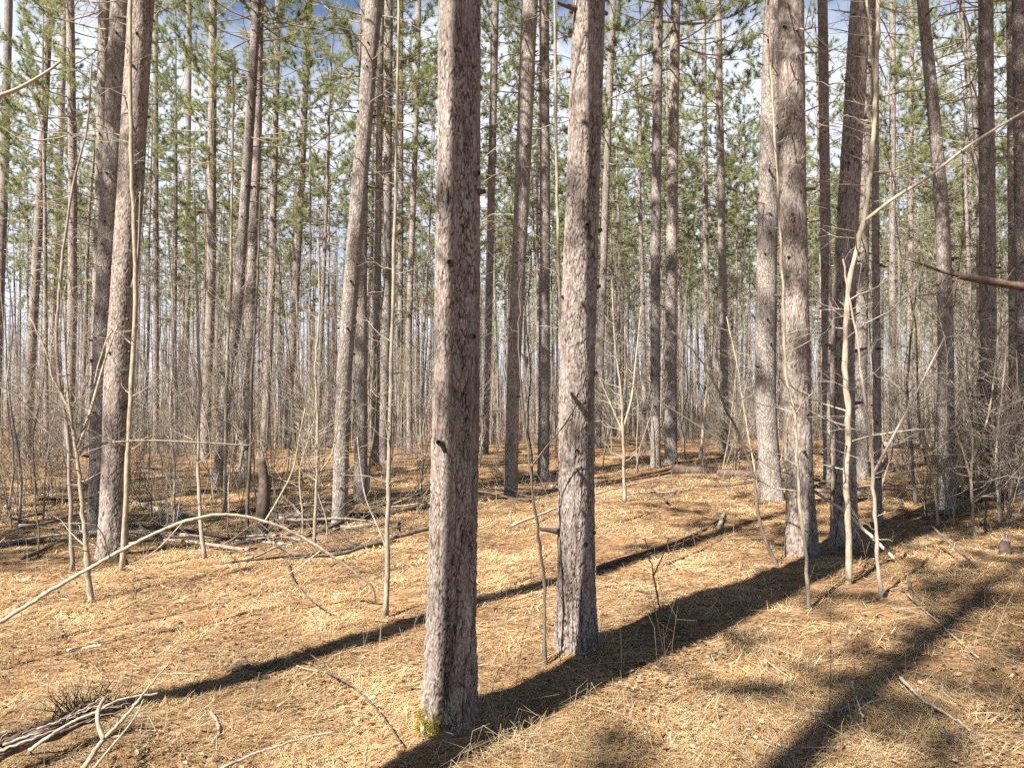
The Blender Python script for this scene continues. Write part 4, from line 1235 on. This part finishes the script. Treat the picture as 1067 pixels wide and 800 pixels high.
for i in range(n):
    if x[i] < -0.05 * D[i] and i % 3 or i % 5 < 2:
        continue
    C, dv = crown_lo[i % 3]
    ang = rng.uniform(0, 6.28); ca, sa = math.cos(ang), math.sin(ang)
    Rm = np.array([[ca, -sa, 0], [sa, ca, 0], [0, 0, 1]])
    needle_tufts(mb, C @ Rm.T + M1[i] + np.array([0, 0, rng.uniform(0.3, 3.0)]), dv @ Rm.T, rng, 9, 0.34, 0.022, 1)
n = 2700
D = np.sqrt(rng.uniform(38 ** 2, 110 ** 2, n)); x = rng.uniform(-0.72, 0.72, n) * D
A = np.stack([x, D, gh(x, D)], -1); H = rng.uniform(2, 7, n)
B = A + np.stack([rng.normal(size=n) * .3, rng.normal(size=n) * .3, H], -1)
segs(mb, A, B, rng.uniform(.015, .035, n), .006, 3, 2)
for _ in range(9):
    u = rng.uniform(.15, 1, (n, 1)); q = A + (B - A) * u
    e = q + unit(rng.normal(size=(n, 3)) + np.array([[0, 0, .9]])) * rng.uniform(.4, 1.5, (n, 1))
    segs(mb, q, e, .010, .005, 3, 2)
n = 3600
D = 28 + 75 * rng.uniform(0, 1, n) ** 0.8; x = rng.uniform(-0.72, 0.72, n) * D
A = np.stack([x, D, gh(x, D)], -1); H = rng.uniform(3, 10, n)
M1 = A + np.stack([rng.normal(size=n) * .12, rng.normal(size=n) * .12, H * .5], -1)
B = A + np.stack([rng.normal(size=n) * .4, rng.normal(size=n) * .4, H], -1)
rr = rng.uniform(.010, .028, n)
segs(mb, A, M1, rr, rr * .7, 4, 2); segs(mb, M1, B, rr * .7, .005, 3, 2)
tag(link('distant_woods', mb.mesh('distant_woods', [M_BARK, M_NEEDLE, M_SAP_GREY], False, True)), 'dense far pine woods closing off the view', 'woods', None, 'stuff')

# ------------------------------------------------------------------ light
W = bpy.data.worlds.new('World'); SC.world = W; W.use_nodes = True
nt_ = W.node_tree
bg = nt_.nodes['Background']
sky = nt_.nodes.new('ShaderNodeTexSky'); sky.sky_type = 'NISHITA'; sky.sun_disc = False
sky.sun_elevation = SUN_EL; sky.sun_rotation = math.atan2(-TX, -TY)
sky.air_density = 0.75; sky.dust_density = 0.4; sky.ozone_density = 1.0
tc = nt_.nodes.new('ShaderNodeTexCoord')
mp = nt_.nodes.new('ShaderNodeMapping'); mp.inputs['Scale'].default_value = (1, 1, 2.2); mp.inputs['Location'].default_value = (0.75, 0.2, 0.3)
nt_.links.new(tc.outputs['Generated'], mp.inputs[0])
cn = node(nt_, 'ShaderNodeTexNoise', Scale=2.2, Detail=7.0, Roughness=0.6)
nt_.links.new(mp.outputs[0], cn.inputs['Vector'])
sep = nt_.nodes.new('ShaderNodeSeparateXYZ'); nt_.links.new(tc.outputs['Generated'], sep.inputs[0])
bank = node(nt_, 'ShaderNodeMapRange')          # the cloud bank lies low, on the side away from the sun
for k, v in ((1, 0.35), (2, 0.70), (3, 0.12), (4, -0.5)):
    bank.inputs[k].default_value = v
nt_.links.new(sep.outputs['Z'], bank.inputs[0])
side = node(nt_, 'ShaderNodeMapRange')          # and thins out towards the clear half of the sky
for k, v in ((1, -0.2), (2, 0.35), (3, -0.45), (4, 0.0)):
    side.inputs[k].default_value = v
nt_.links.new(sep.outputs['Y'], side.inputs[0])
ad0 = nt_.nodes.new('ShaderNodeMath'); ad0.operation = 'ADD'
nt_.links.new(side.outputs[0], ad0.inputs[0]); nt_.links.new(bank.outputs[0], ad0.inputs[1])
dt = nt_.nodes.new('ShaderNodeVectorMath'); dt.operation = 'DOT_PRODUCT'
nt_.links.new(tc.outputs['Generated'], dt.inputs[0]); dt.inputs[1].default_value = Vector((-0.245, 0.845, 0.47)).normalized()
gap = node(nt_, 'ShaderNodeMapRange')           # one clear gap in the bank
for k, v in ((1, 0.984), (2, 0.998), (3, 0.0), (4, -0.11)):
    gap.inputs[k].default_value = v
nt_.links.new(dt.outputs['Value'], gap.inputs[0])
ad1 = nt_.nodes.new('ShaderNodeMath'); ad1.operation = 'ADD'
nt_.links.new(gap.outputs[0], ad1.inputs[0]); nt_.links.new(ad0.outputs[0], ad1.inputs[1])
ad = nt_.nodes.new('ShaderNodeMath'); ad.operation = 'ADD'
nt_.links.new(cn.outputs[0], ad.inputs[0]); nt_.links.new(ad1.outputs[0], ad.inputs[1])
cf = ramp(nt_, ad.outputs[0], [(0.40, (0, 0, 0)), (0.60, (1, 1, 1))])
c = mixc(nt_, cf, sky.outputs[0], (5.5, 6.0, 6.8))
nt_.links.new(c, bg.inputs['Color'])
bg.inputs['Strength'].default_value = 0.05

sl = bpy.data.lights.new('sun', 'SUN'); sl.energy = 5.0; sl.angle = R(0.53); sl.color = (1.0, 0.955, 0.89)
so = bpy.data.objects.new('sun', sl); COL.objects.link(so)
so.rotation_mode = 'QUATERNION'
so.rotation_quaternion = Vector((TX * math.cos(SUN_EL), TY * math.cos(SUN_EL), -math.sin(SUN_EL))).to_track_quat('-Z', 'Y')
so.location = (-8, -10, 15)

vs = SC.view_settings
vs.view_transform = 'Standard'; vs.look = 'None'; vs.gamma = 1.0; vs.use_curve_mapping = False
vs.exposure = 1.85
SC.cycles.max_bounces = 5; SC.cycles.diffuse_bounces = 1; SC.cycles.transmission_bounces = 3
SC.cycles.use_denoising = False
SC.cycles.sample_clamp_indirect = 4.0
